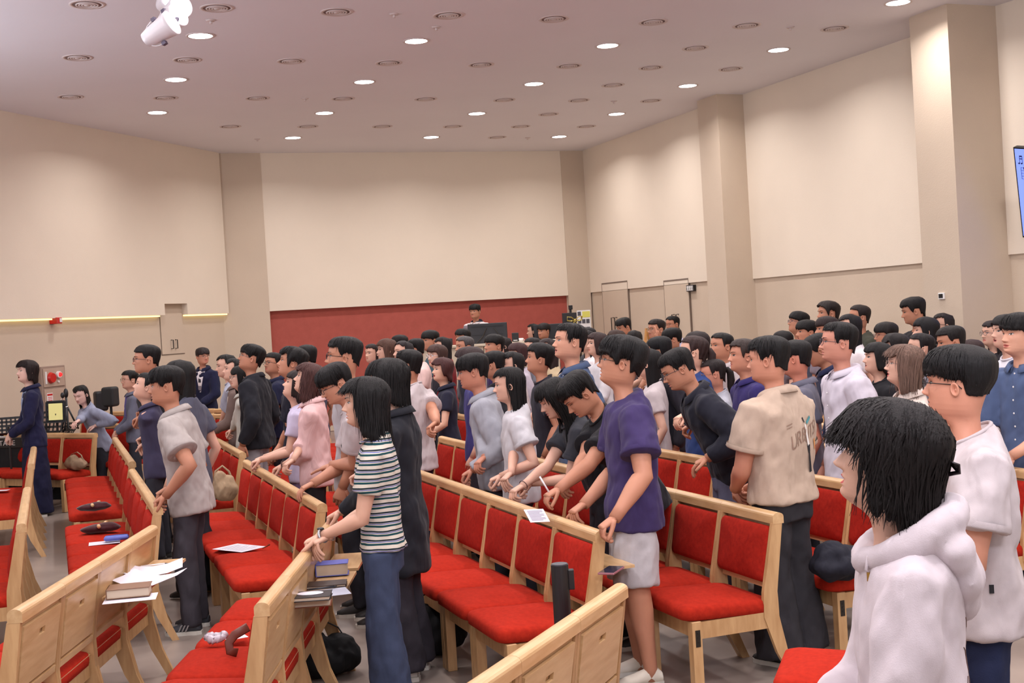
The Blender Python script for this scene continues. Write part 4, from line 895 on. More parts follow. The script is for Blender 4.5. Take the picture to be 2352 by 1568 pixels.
        if lod == 0:
            mbq = MB(); ol = [(an.x+s__*w_*S/1.7, an.y+y_*S/1.7) for s__ in (1, -1) for y_, w_ in (((-.06, .02), (-.03, .036), (.04, .036), (.1, .045), (.15, .038), (.175, .015)) if s__ == 1 else ((.175, .015), (.15, .038), (.1, .045), (.04, .036), (-.03, .036), (-.06, .02)))]
            mbq.prism(ol, 0.0, .024); mbq.build('shoe_sole', solem, so_)
    return t, dict(root=root, S=S, H=H, sp=sp, sy=sy, HM=HM, HH=HH, N=N, AR=AR, Kn=Kn, shirt=so, M=Matrix.Translation(root) @ Rz, fp=fp, hair=ho)
# ------------------------------------------------------------------ the congregation (cx, head top, distance)
def stripes_green(N, L, co):
    sep = N.new('ShaderNodeSeparateXYZ'); L.new(co, sep.inputs[0]); m = N.new('ShaderNodeMath'); m.operation = 'MULTIPLY'; m.inputs[1].default_value = 1/.042
    nz = N.new('ShaderNodeTexNoise'); nz.inputs['Scale'].default_value = 5; L.new(co, nz.inputs['Vector']); ad = N.new('ShaderNodeMath'); ad.operation = 'MULTIPLY_ADD'; ad.inputs[1].default_value = .02; L.new(nz.outputs['Fac'], ad.inputs[0]); L.new(sep.outputs['Z'], ad.inputs[2]); L.new(ad.outputs[0], m.inputs[0])
    fr = N.new('ShaderNodeMath'); fr.operation = 'FRACT'; L.new(m.outputs[0], fr.inputs[0]); r = N.new('ShaderNodeValToRGB'); r.color_ramp.interpolation = 'CONSTANT'
    cs = [(0, (196, 186, 172)), (.34, (22, 62, 66)), (.56, (196, 186, 172)), (.66, (92, 96, 150)), (.76, (196, 186, 172)), (.80, (20, 34, 44)), (.97, (196, 186, 172))]
    while len(r.color_ramp.elements) < len(cs): r.color_ramp.elements.new(.5)
    for e, (p, c) in zip(r.color_ramp.elements, cs): e.position = p; e.color = srgb(*c)
    L.new(fr.outputs[0], r.inputs[0]); return r.outputs[0]
def stripes_band(N, L, co):
    sep = N.new('ShaderNodeSeparateXYZ'); L.new(co, sep.inputs[0]); m = N.new('ShaderNodeMath'); m.operation = 'MULTIPLY'; m.inputs[1].default_value = 1/.16; L.new(sep.outputs['Z'], m.inputs[0])
    fr = N.new('ShaderNodeMath'); fr.operation = 'FRACT'; L.new(m.outputs[0], fr.inputs[0]); r = N.new('ShaderNodeValToRGB'); r.color_ramp.interpolation = 'CONSTANT'
    cs = [(0, (215, 205, 205)), (.28, (34, 34, 46)), (.62, (120, 112, 120))]
    while len(r.color_ramp.elements) < len(cs): r.color_ramp.elements.new(.5)
    for e, (p, c) in zip(r.color_ramp.elements, cs): e.position = p; e.color = srgb(*c)
    L.new(fr.outputs[0], r.inputs[0]); return r.outputs[0]
def stripes_pink(N, L, co):
    sep = N.new('ShaderNodeSeparateXYZ'); L.new(co, sep.inputs[0]); m = N.new('ShaderNodeMath'); m.operation = 'MULTIPLY'; m.inputs[1].default_value = 150; L.new(sep.outputs['X'], m.inputs[0])
    fr = N.new('ShaderNodeMath'); fr.operation = 'FRACT'; L.new(m.outputs[0], fr.inputs[0]); r = N.new('ShaderNodeValToRGB'); r.color_ramp.elements[0].color = srgb(222, 184, 182); r.color_ramp.elements[1].color = srgb(212, 172, 171)
    L.new(fr.outputs[0], r.inputs[0]); return r.outputs[0]
SHG = mat('striped_knit_green_cream', (200, 190, 170), .85, .2, stripes=stripes_green, bump=.15, bscale=300, cloth_fold=.35)
SHB = mat('banded_polo_knit', (200, 200, 200), .85, .2, stripes=stripes_band)
SHP = mat('pink_pinstripe_cotton', (230, 190, 190), .85, .2, stripes=stripes_pink, bump=.1, bscale=300, cloth_fold=.5)
WH = (184, 172, 173); BLK = (28, 27, 31); NAVY = (30, 32, 56); DEN = (68, 82, 110); BR = (74, 50, 42); BRL = (120, 88, 72); DB = (44, 32, 30)
p = person; INFO = {}
# --- nearest
INFO['purple'] = p('purple', 'young man in purple knit top and grey shorts gripping the chair rail', 1428, 771, 6.35, -2, 12, hair='fluffy', shirt=(58, 46, 86), collar='none', hands=[(1303, 1182), (1372, 1218)], pose=('drape', 'grip'), legs='shorts', lc=(176, 170, 172), lod=0, glasses=(50, 44, 42), mo=.55, strands=260, shoe=(205, 195, 180), by=8, bulk=1.06, fit=.8)
INFO['striped'] = p('striped', 'woman in green and cream striped tee and wide blue jeans', 838, 862, 5.95, 0, 2, fem=1, hair='shoulder', shirt=(200, 190, 170), shm=SHG, hands=[(712, 1256), (694, 1258)], pose='drape', legs='wide', lc=(54, 62, 84), lod=0, strands=300, by=2, fit=.3, skin=(214, 166, 142), lean=1, hem=.055, snap=0)
INFO['grey_shirt'] = p('grey_shirt', 'young man in light grey short sleeved shirt and dark trousers at left', 380, 838, 8.02, -6, 0, hair='mop', shirt=(164, 154, 150), collar='shirt', hands=[(356, 1140), (349, 1158)], legs='trousers', lc=(58, 54, 60), lod=0, mo=.5, strands=160, by=0, fit=.9, snap=0, lean=7, shoe=(52, 54, 60))
INFO['white_tee'] = p('white_tee', 'man with glasses and undercut in plain white tee at right edge', 2200, 790, 4.15, -12, 4, hair='undercut', shirt=WH, lod=0, glasses=(36, 34, 34), strands=340, by=-6, arms='clasp', legs='trousers', lc=(34, 40, 66), fit=1.0, bulk=1.05, skin=(206, 142, 116), snap=0)
INFO['hoodie'] = p('hoodie', 'woman with black shaggy hair in white hooded sweatshirt, nearest person', 2044, 918, 2.72, -2, 12, fem=1, hair='shag', hc=(26, 18, 18), shirt=(202, 190, 195), sl="long", collar="hood", lod=0, strands=700, arms='clasp', legs='trousers', lc=(70, 70, 80), mo=.7, by=-8, fit=1.0, bulk=1.0, snap=0, lipc=(190, 60, 60), skin=(214, 168, 146))
INFO['beige'] = p('beige', 'young man in beige printed shirt and washed black jeans', 1764, 768, 6.55, -14, 0, hair='crew', shirt=(178, 156, 138), collar='shirt', sl='short', lod=0, arms='clasp', legs='wide', lc=(50, 48, 52), mo=.4, strands=300, by=-50, bulk=1.18, fit=.9, skin=(200, 138, 112), wide=1.08, hem=.05)
INFO['black_jacket'] = p('black_jacket', 'leaning young man with glasses in black jacket over blue shirt', 1552, 800, 7.7, 8, -24, hair='crew', shirt=(32, 32, 42), collar='jacket', sl='long', lod=0, hands=[(1572, 1034), (1598, 1066, .93)], pose=('clasp', 'relax'), lean=24, glasses=(60, 56, 60), legs='trousers', lc=(84, 84, 104), strands=200, by=4, bulk=1.05, fit=1.0)
INFO['writer'] = p('writer', 'young man in black tee bowing his head to write', 1322, 860, 7.0, 18, -42, hair='sweep', shirt=BLK, lod=0, hands=[(1262, 1176), (1240, 1154, .90)], pose=('clasp', 'clasp'), lean=26, eyes='closed', lc=(44, 44, 50), strands=220, by=14)
INFO['black_tee_girl'] = p('black_tee_girl', 'woman with long black hair hanging over charcoal tee, bent over rail', 1268, 868, 7.5, 12, -26, fem=1, hair='longbang', shirt=(50, 50, 56), lod=0, hands=[(1165, 1138), (1190, 1130)], pose='grip', lean=24, eyes='closed', strands=260, by=12, fit=.9)
INFO['grey_tee_girl'] = p('grey_tee_girl', 'girl with long straight black hair in pale grey tee', 1168, 840, 8.05, 0, -2, fem=1, hair='longback', shirt=(188, 184, 188), lod=0, hands=[(1142, 1112), (1125, 1106)], pose=('drape', 'clasp'), strands=240, by=4, fit=1.0, mo=.2)
INFO['silver'] = p('silver', 'boy in silver grey windbreaker leaning his wrists on the rail', 1084, 810, 8.5, -4, -6, hair='bowl', shirt=(150, 150, 158), collar='jacket', sl='long', lod=0, hands=[(1090, 1100), (1062, 1092)], pose=('clasp', 'clasp'), strands=220, by=0, fit=1.0, lean=8, skin=(190, 128, 104), mo=.1)
INFO['white_back'] = p('white_back', 'young man in plain white tee turned away, third row', 938, 800, 9.7, -30, 6, hair='crew', shirt=WH, lod=0, hands=[(1022, 1080), None], strands=160, by=-30, legs='trousers', lc=(40, 40, 60), bulk=1.0)
INFO['bobblack'] = p('bobblack', 'woman with black bob in long black jacket behind the striped tee', 888, 820, 6.7, -16, 0, fem=1, hair='bob', shirt=(30, 30, 36), collar='coat', sl='long', lod=0, hands=[(762, 1150), None], legs='wide', lc=(44, 40, 46), strands=240, by=-10, fit=.9, shoe=(214, 210, 204), x_dir=None)
INFO['pointer'] = p('pointer', 'young man with glasses bowing, white tee, pointing finger downward', 765, 835, 7.9, 14, -24, hair='bowl', shirt=WH, lod=0, hands=[None, (738, 1080, .96)], pose=('relax', 'point'), lean=18, glasses=(46, 40, 40), lc=(206, 196, 190), strands=220, by=10, eyes='closed', skin=(196, 138, 112))
INFO['tall_glasses'] = p('tall_glasses', 'tall man with black framed glasses and cropped hair, grey tee', 790, 770, 9.0, -2, 6, hair='crew', shirt=(178, 172, 176), lod=0, glasses=(24, 22, 24), strands=180, by=0, arms='down')
INFO['pink'] = p('pink', 'woman in pink pinstriped shirt with reddish brown hair', 712, 833, 9.3, -4, 20, fem=1, hair='shoulder', hc=(92, 58, 54), shirt=(230, 190, 190), shm=SHP, collar='shirt', sl='three', lod=0, hands=[(640, 1092), (628, 1080)], pose='clasp', strands=200, by=2, fit=.9, lc=(36, 34, 38))
INFO['print_blouse'] = p('print_blouse', 'woman in pale lilac blouse with face lifted beside pink shirt', 684, 852, 9.8, 0, 24, fem=1, hair='bob', hc=DB, shirt=(190, 180, 204), lod=1, by=4, mo=.5, lc=(120, 100, 130), snap=0)
INFO['navy_tee'] = p('navy_tee', 'young man with wavy hair in navy tee clenching fists', 672, 796, 10.3, 0, 16, hair='wavy', shirt=(32, 32, 44), lod=0, hands=[(612, 1052), (620, 1048)], pose='fist', strands=140, by=4, mo=.4, snap=0)
INFO['denim_tall'] = p('denim_tall', 'tall man in blue denim shirt singing with open mouth', 1308, 739, 8.9, 16, 8, hair='neat', shirt=DEN, collar='shirt', lod=0, mo=1.0, strands=160, by=12, arms='down', skin=(208, 150, 124), wide=1.05)
INFO['black_profile'] = p('black_profile', 'young man with parted hair in black tee, profile with closed mouth', 1240, 787, 10.0, -2, 10, hair='sweep', shirt=(42, 40, 48), lod=1, mo=0, by=4, arms='down')
INFO['white_crop'] = p('white_crop', 'woman with very long hair in short white tee behind purple top', 1490, 798, 9.2, -20, 4, fem=1, hair='longback', shirt=WH, lod=1, by=-10, arms='down', lc=(150, 140, 160))
INFO['blue_vest'] = p('blue_vest', 'woman with ponytail and glasses, blue vest, hands folded in prayer', 1592, 768, 9.3, -2, 8, fem=1, hair='tied', hc=(60, 40, 38), shirt=(48, 66, 116), sl='none', lod=0, hands=[(1543, 985, 1.02), (1535, 990, 1.04)], pose='clasp', glasses=(80, 50, 44), by=0, lc=(190, 180, 176), skin=(222, 172, 148))
INFO['bun_woman'] = p('bun_woman', 'woman with black ponytail and scrunchie looking down behind black jacket', 1636, 822, 9.6, 6, -4, fem=1, hair='tied', hc=(40, 30, 30), shirt=(170, 170, 180), lod=1, glasses=(150, 110, 90), by=6, arms='down', skin=(206, 140, 116))
INFO['white_polo'] = p('white_polo', 'stocky man with thick eyebrows in white polo shirt', 1656, 762, 11.2, 34, 6, hair='neat', shirt=WH, collar='polo', lod=1, by=18, arms='down', mo=.3, brow=(20, 16, 16), wide=1.08, bulk=1.12)
INFO['navy_elder'] = p('navy_elder', 'older man in dark purple shirt with parted brown hair', 1708, 776, 8.8, 14, 6, hair='older', hc=(62, 48, 44), shirt=(48, 40, 92), collar='shirt', lod=1, by=10, arms='down', skin=(196, 134, 108), mo=.3)
INFO['grey_behind'] = p('grey_behind', 'man in slate grey collared shirt just behind the beige shirt', 1826, 778, 8.6, -16, 0, hair='crew', shirt=(96, 94, 108), collar='shirt', lod=1, by=-14, arms='down', skin=(200, 128, 104))
INFO['navy_down'] = p('navy_down', 'young man in navy track top looking down', 1872, 768, 9.6, 10, -26, hair='mop', shirt=(34, 38, 66), collar='jacket', sl='long', lod=1, by=0, arms='down', eyes='closed', lean=10)
INFO['light_shirt'] = p('light_shirt', 'tall man with glasses in light grey shirt with breast pocket', 1926, 736, 7.7, 10, 6, hair='neat', shirt=(192, 184, 194), collar='shirt', sl='elbow', lod=0, glasses=(70, 60, 70), by=8, arms='down', skin=(204, 140, 118), strands=160, fit=.8, mo=.25, wide=1.06, bulk=1.06)
INFO['older_brown'] = p('older_brown', 'older woman with light brown hair and round glasses singing', 2078, 789, 7.4, 8, 10, fem=1, hair='shoulder', hc=(128, 98, 84), shirt=(206, 190, 180), collar='shirt', sl='long', lod=0, glasses=(150, 130, 120), mo=1.0, by=8, arms='clasp', strands=260, lipc=(170, 60, 56))
INFO['black_w'] = p('black_w', 'woman in black top with black bob behind the light grey shirt', 2016, 784, 9.2, 16, 8, fem=1, hair='bob', shirt=BLK, lod=1, by=12, arms='down', mo=.6)
INFO['denim_right'] = p('denim_right', 'young man in buttoned blue denim shirt at the right edge', 2340, 716, 7.1, 38, 4, hair='bowl', shirt=(74, 88, 120), collar='shirt', sl='elbow', lod=0, by=30, arms='clasp', strands=160, mo=.4, fit=.8, skin=(214, 158, 132))
# --- left group
INFO['navy_suit_w'] = p('navy_suit_w', 'woman in navy blazer and floor-length navy skirt standing at far left', 62, 825, 13.9, 22, 6, fem=1, hair='bob', hc=DB, shirt=(30, 30, 58), collar='blazer', sl='long', legs='skirt', lc=(28, 28, 52), lod=0, by=25, arms='clasp', inner=(150, 164, 196), mo=.5, strands=120, skin=(230, 186, 168), snap=0)
INFO['pianist'] = p('pianist', 'seated young woman in blue-grey sweater playing the keyboard', 184, 884, 14.9, 50, -18, fem=1, hair='longback', shirt=(142, 146, 166), sl='long', lod=1, by=42, arms='rail', hands=[(150, 1000, .86), (205, 985, .86)], pose='relax', lean=18, eyes='closed', zb=-.12, fit=.7, mo=.1, skin=(236, 194, 180), snap=0)
INFO['scarf_w'] = p('scarf_w', 'older woman in grey jacket with violet scarf and glasses', 297, 849, 14.7, 24, 4, fem=1, hair='older', shirt=(94, 94, 108), collar='jacket', sl='long', lod=1, by=24, arms='clasp', inner=(96, 88, 140), glasses=(170, 140, 120), skin=(212, 160, 136), snap=0)
INFO['tall_left'] = p('tall_left', 'tall young man with glasses in black tee behind the left row', 336, 789, 11.3, 4, 4, hair='crew', shirt=(32, 32, 38), lod=1, by=6, hands=[(292, 1000, .92), (296, 1010, .92)], pose='clasp', glasses=(110, 80, 74), mo=.1)
INFO['polo_girl'] = p('polo_girl', 'girl in dark violet polo with lifted face and hands on rail', 338, 855, 10.6, -2, 20, fem=1, hair='tied', shirt=(56, 52, 74), collar='polo', lod=1, by=2, hands=[(300, 1042), (312, 1050)], pose='drape', mo=.7, lean=4)
INFO['dark_long'] = p('dark_long', 'woman with long dark hair in slate tee behind the grey shirt', 412, 824, 9.1, -22, 0, fem=1, hair='longback', shirt=(74, 74, 88), lod=1, by=-20, arms='down', legs='wide', lc=(40, 40, 46), fit=.9)
INFO['suit_man'] = p('suit_man', 'man in dark suit with striped tie standing by the back corner', 464, 797, 17.6, 118, 0, hair='bowl', hc=(52, 42, 42), shirt=(28, 30, 56), collar='blazer', sl='long', lod=1, by=70, arms='clasp', inner=(226, 222, 228), lc=(26, 26, 40), glasses=(150, 120, 100), skin=(212, 150, 124), snap=0)
INFO['long_hair_l'] = p('long_hair_l', 'woman with long black hair in light grey top leaning on far rail', 519, 812, 13.3, 8, 0, fem=1, hair='longback', shirt=(160, 162, 176), sl='elbow', lod=1, by=4, hands=[(478, 992), (486, 990)], lean=6)
INFO['brown_card'] = p('brown_card', 'woman in brown cardigan looking up, third from left in the group', 537, 822, 12.9, 10, 12, fem=1, hair='longback', shirt=(104, 86, 80), sl='long', collar='jacket', lod=1, by=6, arms='rail', inner=(210, 196, 180))
INFO['cream_girl'] = p('cream_girl', 'girl with glasses in cream jacket, hand on the rail', 552, 838, 12.3, 16, 6, fem=1, hair='longbang', shirt=(186, 182, 172), sl='long', collar='jacket', lod=1, by=6, hands=[(548, 1010), (512, 1005)], glasses=(150, 130, 120))
INFO['black_windb'] = p('black_windb', 'young man in black windbreaker and grey sweatpants', 578, 790, 12.0, 0, 18, hair='mop', shirt=(32, 32, 38), collar='jacket', sl='long', lod=0, by=-8, arms='down', lc=(142, 138, 144), glasses=(120, 110, 110), strands=100, fit=1.0, bulk=1.08)
INFO['navy_polo_b'] = p('navy_polo_b', 'man in navy polo with glasses behind the black windbreaker', 628, 808, 13.6, 34, 10, hair='crew', shirt=NAVY, collar='polo', lod=1, by=16, arms='clasp', glasses=(90, 70, 60))
INFO['back_blackhair'] = p('back_blackhair', 'person with round black hair seen from behind left of tall glasses', 703, 790, 12.8, -40, 0, hair='crew', shirt=(60, 60, 80), lod=2, by=-30, arms='down')
INFO['navy_polo_w'] = p('navy_polo_w', 'older woman in navy polo with red neckerchief, singing', 1016, 821, 11.9, 24, 8, fem=1, hair='perm', hc=(82, 46, 44), shirt=(34, 34, 50), collar='polo', lod=1, by=10, arms='clasp', mo=.9, lipc=(190, 60, 60), lc=(206, 198, 196), legs='skirt', skin=(226, 176, 150))
INFO['black_crop2'] = p('black_crop2', 'man with cropped black hair and black top behind the silver windbreaker', 1133, 804, 10.6, -24, -4, hair='crew', shirt=(30, 28, 34), collar='jacket', sl='long', lod=1, by=-10, arms='down')
INFO['longhair_c'] = p('longhair_c', 'woman with sleek long hair and pale face behind grey tee girl', 1176, 805, 10.9, 14, 6, fem=1, hair='longback', shirt=WH, lod=1, by=4, arms='down')
INFO['curly_brown'] = p('curly_brown', 'woman with curly dark brown hair behind the windbreaker boy', 1078, 796, 10.2, -6, 0, fem=1, hair='perm', hc=(62, 44, 44), shirt=(60, 56, 110), lod=1, by=0, arms='down')
# --- centre back
back = [
 ('c1', 'woman in lilac collar with long dark hair before the red wall, leftmost', 855, 788, 15.6, 42, 4, 1, 'longback', DB, (196, 186, 220), 0), ('c2', 'woman with long wavy chestnut hair in front of red wall', 888, 776, 13.8, 12, 4, 1, 'shoulder', (96, 64, 52), (130, 120, 120), .4),
 ('c3', 'person whose black hair top rises highest left of centre', 917, 768, 16.4, -20, 0, 0, 'mop', (30, 24, 24), (60, 60, 70), .2), ('c4', 'woman with middle parting, forehead showing behind white tee man', 926, 781, 13.2, 26, 8, 1, 'longback', (44, 36, 38), (150, 150, 160), .2),
 ('c5', 'person in pale pink shirt turned away beside white tee man', 953, 776, 14.4, -24, -6, 0, 'crew', (26, 22, 22), (222, 188, 182), .2), ('c6', 'young man in teal and black open jacket with round fringe', 987, 757, 15.6, 34, 2, 0, 'bowl', (24, 20, 20), (60, 84, 92), .3),
 ('c7', 'woman with long black hair in dark red top', 1016, 772, 14.8, 6, 2, 1, 'longback', (30, 24, 26), (124, 30, 36), .2), ('c8', 'woman with white framed glasses and brown bob', 1003, 789, 13.0, 36, 4, 1, 'bob', (78, 52, 46), (40, 36, 44), .3),
 ('c9', 'grey haired older man in front of the mixing desk', 1066, 770, 13.9, 28, 4, 0, 'neat', (96, 90, 90), (46, 50, 66), .2), ('c10', 'young man with fringe half hidden behind the grey haired man', 1062, 754, 17.0, 44, 10, 0, 'mop', (26, 22, 22), (90, 90, 100), .3),
 ('c11', 'round faced young man in purple tee below the monitor', 1134, 766, 13.7, 30, 8, 0, 'bowl', (24, 20, 20), (58, 44, 92), .1), ('c12', 'woman with long hair just behind the purple tee young man', 1156, 772, 15.3, 10, 2, 1, 'longback', (40, 32, 32), (200, 196, 200), .2),
 ('c13', 'woman with wine brown hair left of the round glasses woman', 1188, 785, 13.1, 30, 4, 1, 'bob', (70, 40, 42), (170, 160, 170), .2), ('c14', 'woman with round black glasses and tied hair by the booth', 1222, 773, 14.3, 26, 4, 1, 'tied', (30, 26, 26), (120, 120, 130), .1),
 ('c15', 'woman with dark brown hair left of the denim shirt man', 1258, 775, 12.4, 14, 4, 1, 'longback', (52, 38, 38), (170, 150, 120), .2), ('c16', 'frowning young man in black behind the sound booth', 1248, 741, 19.3, 46, 0, 0, 'bowl', (36, 30, 30), (30, 30, 34), .1),
 ('c17', 'person with long black hair in white top at the booth', 1225, 742, 20.1, -10, 0, 1, 'longback', (22, 20, 20), (200, 204, 220), .1), ('c18', 'pale woman half hidden right of the denim shirt man', 1349, 757, 14.3, 30, 8, 1, 'longback', (34, 28, 30), (214, 206, 208), .4),
 ('c19', 'woman with brown fringe above the purple top man', 1372, 762, 12.4, 22, 8, 1, 'bobface', (60, 42, 40), (204, 200, 204), .4), ('c20', 'person with black crown hair by the gold bow', 1347, 751, 15.2, -4, 0, 0, 'mop', (26, 22, 24), (60, 60, 66), .1),
 ('c21', 'woman with brown wavy hair near the left door', 1415, 756, 15.0, 24, 6, 1, 'bob', (72, 52, 46), (150, 140, 150), .2), ('c22', 'man with parted hair looking down by the left door', 1431, 730, 17.6, 30, -14, 0, 'sweep', (26, 22, 22), (190, 150, 130), .1),
 ('c23', 'girl with parted fringe smiling below the left door', 1457, 757, 16.0, 44, 2, 1, 'longbang', (34, 28, 28), (90, 80, 84), .2), ('c24', 'man with cropped hair in white textured tee between the doors', 1507, 731, 15.2, 34, 4, 0, 'crew', (38, 28, 26), (214, 208, 204), .3),
 ('c25', 'man with glasses in pale blue shirt standing by the right door', 1544, 724, 18.3, 40, 0, 0, 'neat', (24, 20, 20), (186, 186, 214), .2), ('c26', 'person with raised hand before the face near the right door', 1542, 752, 14.0, 8, -6, 0, 'mop', (20, 18, 18), (60, 56, 60), .1),
 ('c27', 'man with black cropped hair seen from behind beside raised hand', 1512, 771, 10.6, -26, -8, 0, 'crew', (18, 16, 18), (50, 48, 56), .1), ('c28', 'woman with round dark hair and ear clip behind the ponytail', 1600, 759, 11.4, -20, 0, 1, 'bob', (46, 34, 34), (190, 188, 200), .1),
 ('r1', 'person whose black hair crown shows above the beige shirt', 1797, 758, 12.4, -20, 0, 1, 'bob', (30, 24, 26), (100, 90, 96), .1), ('r2', 'young man with glasses and brown tee at the cream wall', 1834, 714, 14.4, 18, 14, 0, 'bowl', (26, 22, 22), (110, 92, 88), .3),
 ('r3', 'man with swept-back shoulder hair highest in the right group', 1901, 690, 14.0, 24, 4, 0, 'wavy', (44, 34, 32), (60, 60, 60), .2), ('r4', 'young man with heavy fringe and open mouth right of glasses', 1852, 733, 12.8, 22, 4, 0, 'bowl', (24, 20, 20), (70, 74, 90), .6),
 ('r5', 'young man with curly brown fringe behind the tall glasses man', 1898, 725, 12.2, 18, 4, 0, 'mop', (52, 38, 38), (120, 110, 120), .2), ('r6', 'man with glasses in olive short sleeved shirt at the wall', 1973, 698, 13.6, 20, 6, 0, 'neat', (44, 34, 32), (62, 62, 52), .1),
 ('r7', 'woman with long black hair in white tee before the olive shirt', 1951, 719, 11.9, 16, 2, 1, 'longback', (26, 22, 26), (216, 208, 210), .1), ('r8', 'young man with thin glasses and straight fringe right of centre', 2034, 738, 12.4, 20, 2, 0, 'bowl', (34, 28, 28), (90, 90, 96), .1),
 ('r9', 'person with wavy black hair behind the light brown haired woman', 2056, 765, 10.6, 10, 6, 1, 'perm', (34, 28, 28), (120, 110, 120), .1), ('r10', 'young man in black shirt with side fringe looking down by the wall', 2096, 682, 12.7, 8, -8, 0, 'sweep', (28, 24, 24), (30, 28, 32), 0),
 ('r11', 'woman with round glasses and centre parting by the wall controller', 2166, 717, 12.8, 22, 4, 1, 'longback', (40, 32, 32), (120, 110, 110), .5), ('r12', 'woman with tucked black hair in front of the black shirt youth', 2126, 726, 11.6, 8, 4, 1, 'bob', (26, 22, 24), (150, 140, 150), .1),
 ('r13', 'woman with wispy fringe and closed eyes right of brown hair', 2114, 762, 9.4, 12, 8, 1, 'tied', (32, 26, 28), (120, 116, 124), .2), ('r14', 'man with faded crop above the white tee man', 2182, 746, 8.9, 16, -6, 0, 'crew', (30, 26, 26), (90, 90, 100), .1),
 ('r15', 'person with reddish brown hair right of the faded crop', 2230, 778, 10.0, -10, 0, 1, 'bob', (62, 42, 42), (100, 90, 96), .1), ('r16', 'woman with glasses in black V-neck before the grey pillar', 2280, 734, 11.2, 34, 6, 1, 'longback', (42, 32, 34), (36, 32, 36), .4),
 ('r17', 'woman in white sailor collar singing beside the denim shirt', 2312, 720, 9.2, 30, 6, 1, 'bob', (30, 26, 26), (220, 216, 224), .8)]
GL = {'c8': (225, 220, 222), 'c14': (50, 36, 34), 'r2': (120, 90, 100), 'r6': (120, 100, 90), 'r8': (120, 90, 84), 'r11': (90, 60, 54), 'r16': (130, 110, 110), 'c25': (150, 110, 90), 'c24': (130, 110, 100)}
for k_, lab, cx, top, D, ay, hpi, fem, hr, hcol, sc_, mo in back:
    zb = .38 if k_ in () else 0
    INFO[k_] = p(k_, lab, cx, top, D, ay, hpi, fem=fem, hair=hr, hc=hcol, shirt=sc_, lod=1 if D < 11 else 2, by=16, arms='raise' if k_ == 'c26' else 'clasp' if (len(k_)+cx) % 3 else 'down', glasses=GL.get(k_), mo=mo, collar='shirt' if k_ in ('c1', 'c5', 'r6', 'r10', 'c25') else 'tee', sl='long' if cx % 4 == 0 else 'short', snap=0 if k_ in ('c5', 'c14', 'c16', 'c17', 'c18') else 1)
INFO['operator'] = p('operator', 'sound operator in navy, white and grey banded polo behind the monitor', 1090, 697, 20.2, 62, 0, hair='mop', shirt=(200, 200, 200), shm=SHB, collar='polo', lod=1, by=60, arms='down', zb=.40, mo=.4, lc=(40, 40, 50), fit=.9, snap=0)
print('people', len(INFO))
# ------------------------------------------------------------------ clothing details of the nearest people
def proj_on(obj_mesh_obj, mats_, V, F, name, parent, direction, off=.002, origin_shift=.4):
    from mathutils.bvhtree import BVHTree
    dg = bpy.context.evaluated_depsgraph_get(); bv = BVHTree.FromObject(obj_mesh_obj, dg); out = []
    for v in V:
        o = v-direction*origin_shift; hit = bv.ray_cast(o, direction)
        if hit[0] is None: hit = bv.find_nearest(v)
        out.append(hit[0]-direction*off)
    me = bpy.data.meshes.new(name); me.from_pydata([tuple(p) for p in out], [], F); me.update(); return link(name, me, mats_, parent)
bpy.context.view_layer.update()
I = INFO['beige']; t_, inf = I
Mi = inf['M'].inverted()
# printed lettering and figure on the beige shirt's back
def print_back(txt, size, cx_, cz_, slant, m, nm):
    me = text_mesh(txt, size, 0); import bmesh
    bm = bmesh.new(); bm.from_mesh(me); bmesh.ops.triangulate(bm, faces=bm.faces[:]); bmesh.ops.subdivide_edges(bm, edges=[e for e in bm.edges if e.calc_length() > .012], cuts=2); 
    V = [inf['H']+inf['sp']*(cz_*inf['S']+v.co.y)+Vector((cx_*inf['S']+v.co.x*.62, -.25, v.co.x*slant)) for v in bm.verts]; F = [tuple(v.index for v in f.verts) for f in bm.faces]; bm.free()
    return proj_on(inf['shirt'], m, V, F, nm, inf['shirt'], Vector((0, 1, 0)), .003)
PR = mat('faded_brown_print', (140, 112, 96), .9); PRT = mat('teal_print', (70, 132, 138), .9); PRO = mat('orange_print', (196, 134, 78), .9); PRK = mat('black_print', (30, 28, 32), .9); PRW = mat('white_print', (222, 216, 210), .9)
try:
    print_back('URB', .105, -.012, .160, .25, PR, 'printed_lettering'); print_back('UTSA', .105, .066, .180, .25, PR, 'printed_lettering')
    def quad_print(pts, m, nm):
        V = [inf['H']+inf['sp']*(z*inf['S'])+Vector((x*inf['S'], -.25, 0)) for x, z in pts]; n = len(V); c = sum(V, Vector())/n; V2 = V+[c]; return proj_on(inf['shirt'], m, V2, [(k, (k+1) % n, n) for k in range(n)], nm, inf['shirt'], Vector((0, 1, 0)), .004)
    quad_print([(0.018, 0.205), (0.026, 0.200), (0.040, 0.140), (0.032, 0.135)], PRW, 'printed_figure'); quad_print([(0.012, 0.222), (0.018, 0.224), (0.022, 0.208), (0.017, 0.207)], PRK, 'printed_figure')
    quad_print([(0.028, 0.140), (0.044, 0.138), (0.042, 0.118), (0.034, 0.112)], PRK, 'printed_figure'); quad_print([(0.035, 0.120), (0.041, 0.120), (0.052, 0.055), (0.040, 0.053)], PRK, 'printed_figure')
    quad_print([(0.030, 0.208), (0.054, 0.226), (0.058, 0.218), (0.034, 0.200)], PRT, 'printed_patch'); quad_print([(.072, .150), (.088, .154), (.086, .122), (.072, .120)], PRO, 'printed_patch')
    for z_ in (.205, .196): quad_print([(-.062, z_), (-.038, z_+.006), (-.038, z_+.003), (-.062, z_-.003)], PR, 'printed_line')
except Exception as e: print('print failed', e)
def strip(name, pts, w, m, parent, n=6): mb = MB(); mb.tube(pts, w, n); return mb.build(name, m, parent, True)
GRYM = mat('watch_silver', (170, 168, 172), .3, .6, metal=.8); BRC = mat('brown_cord', (70, 44, 40), .7)
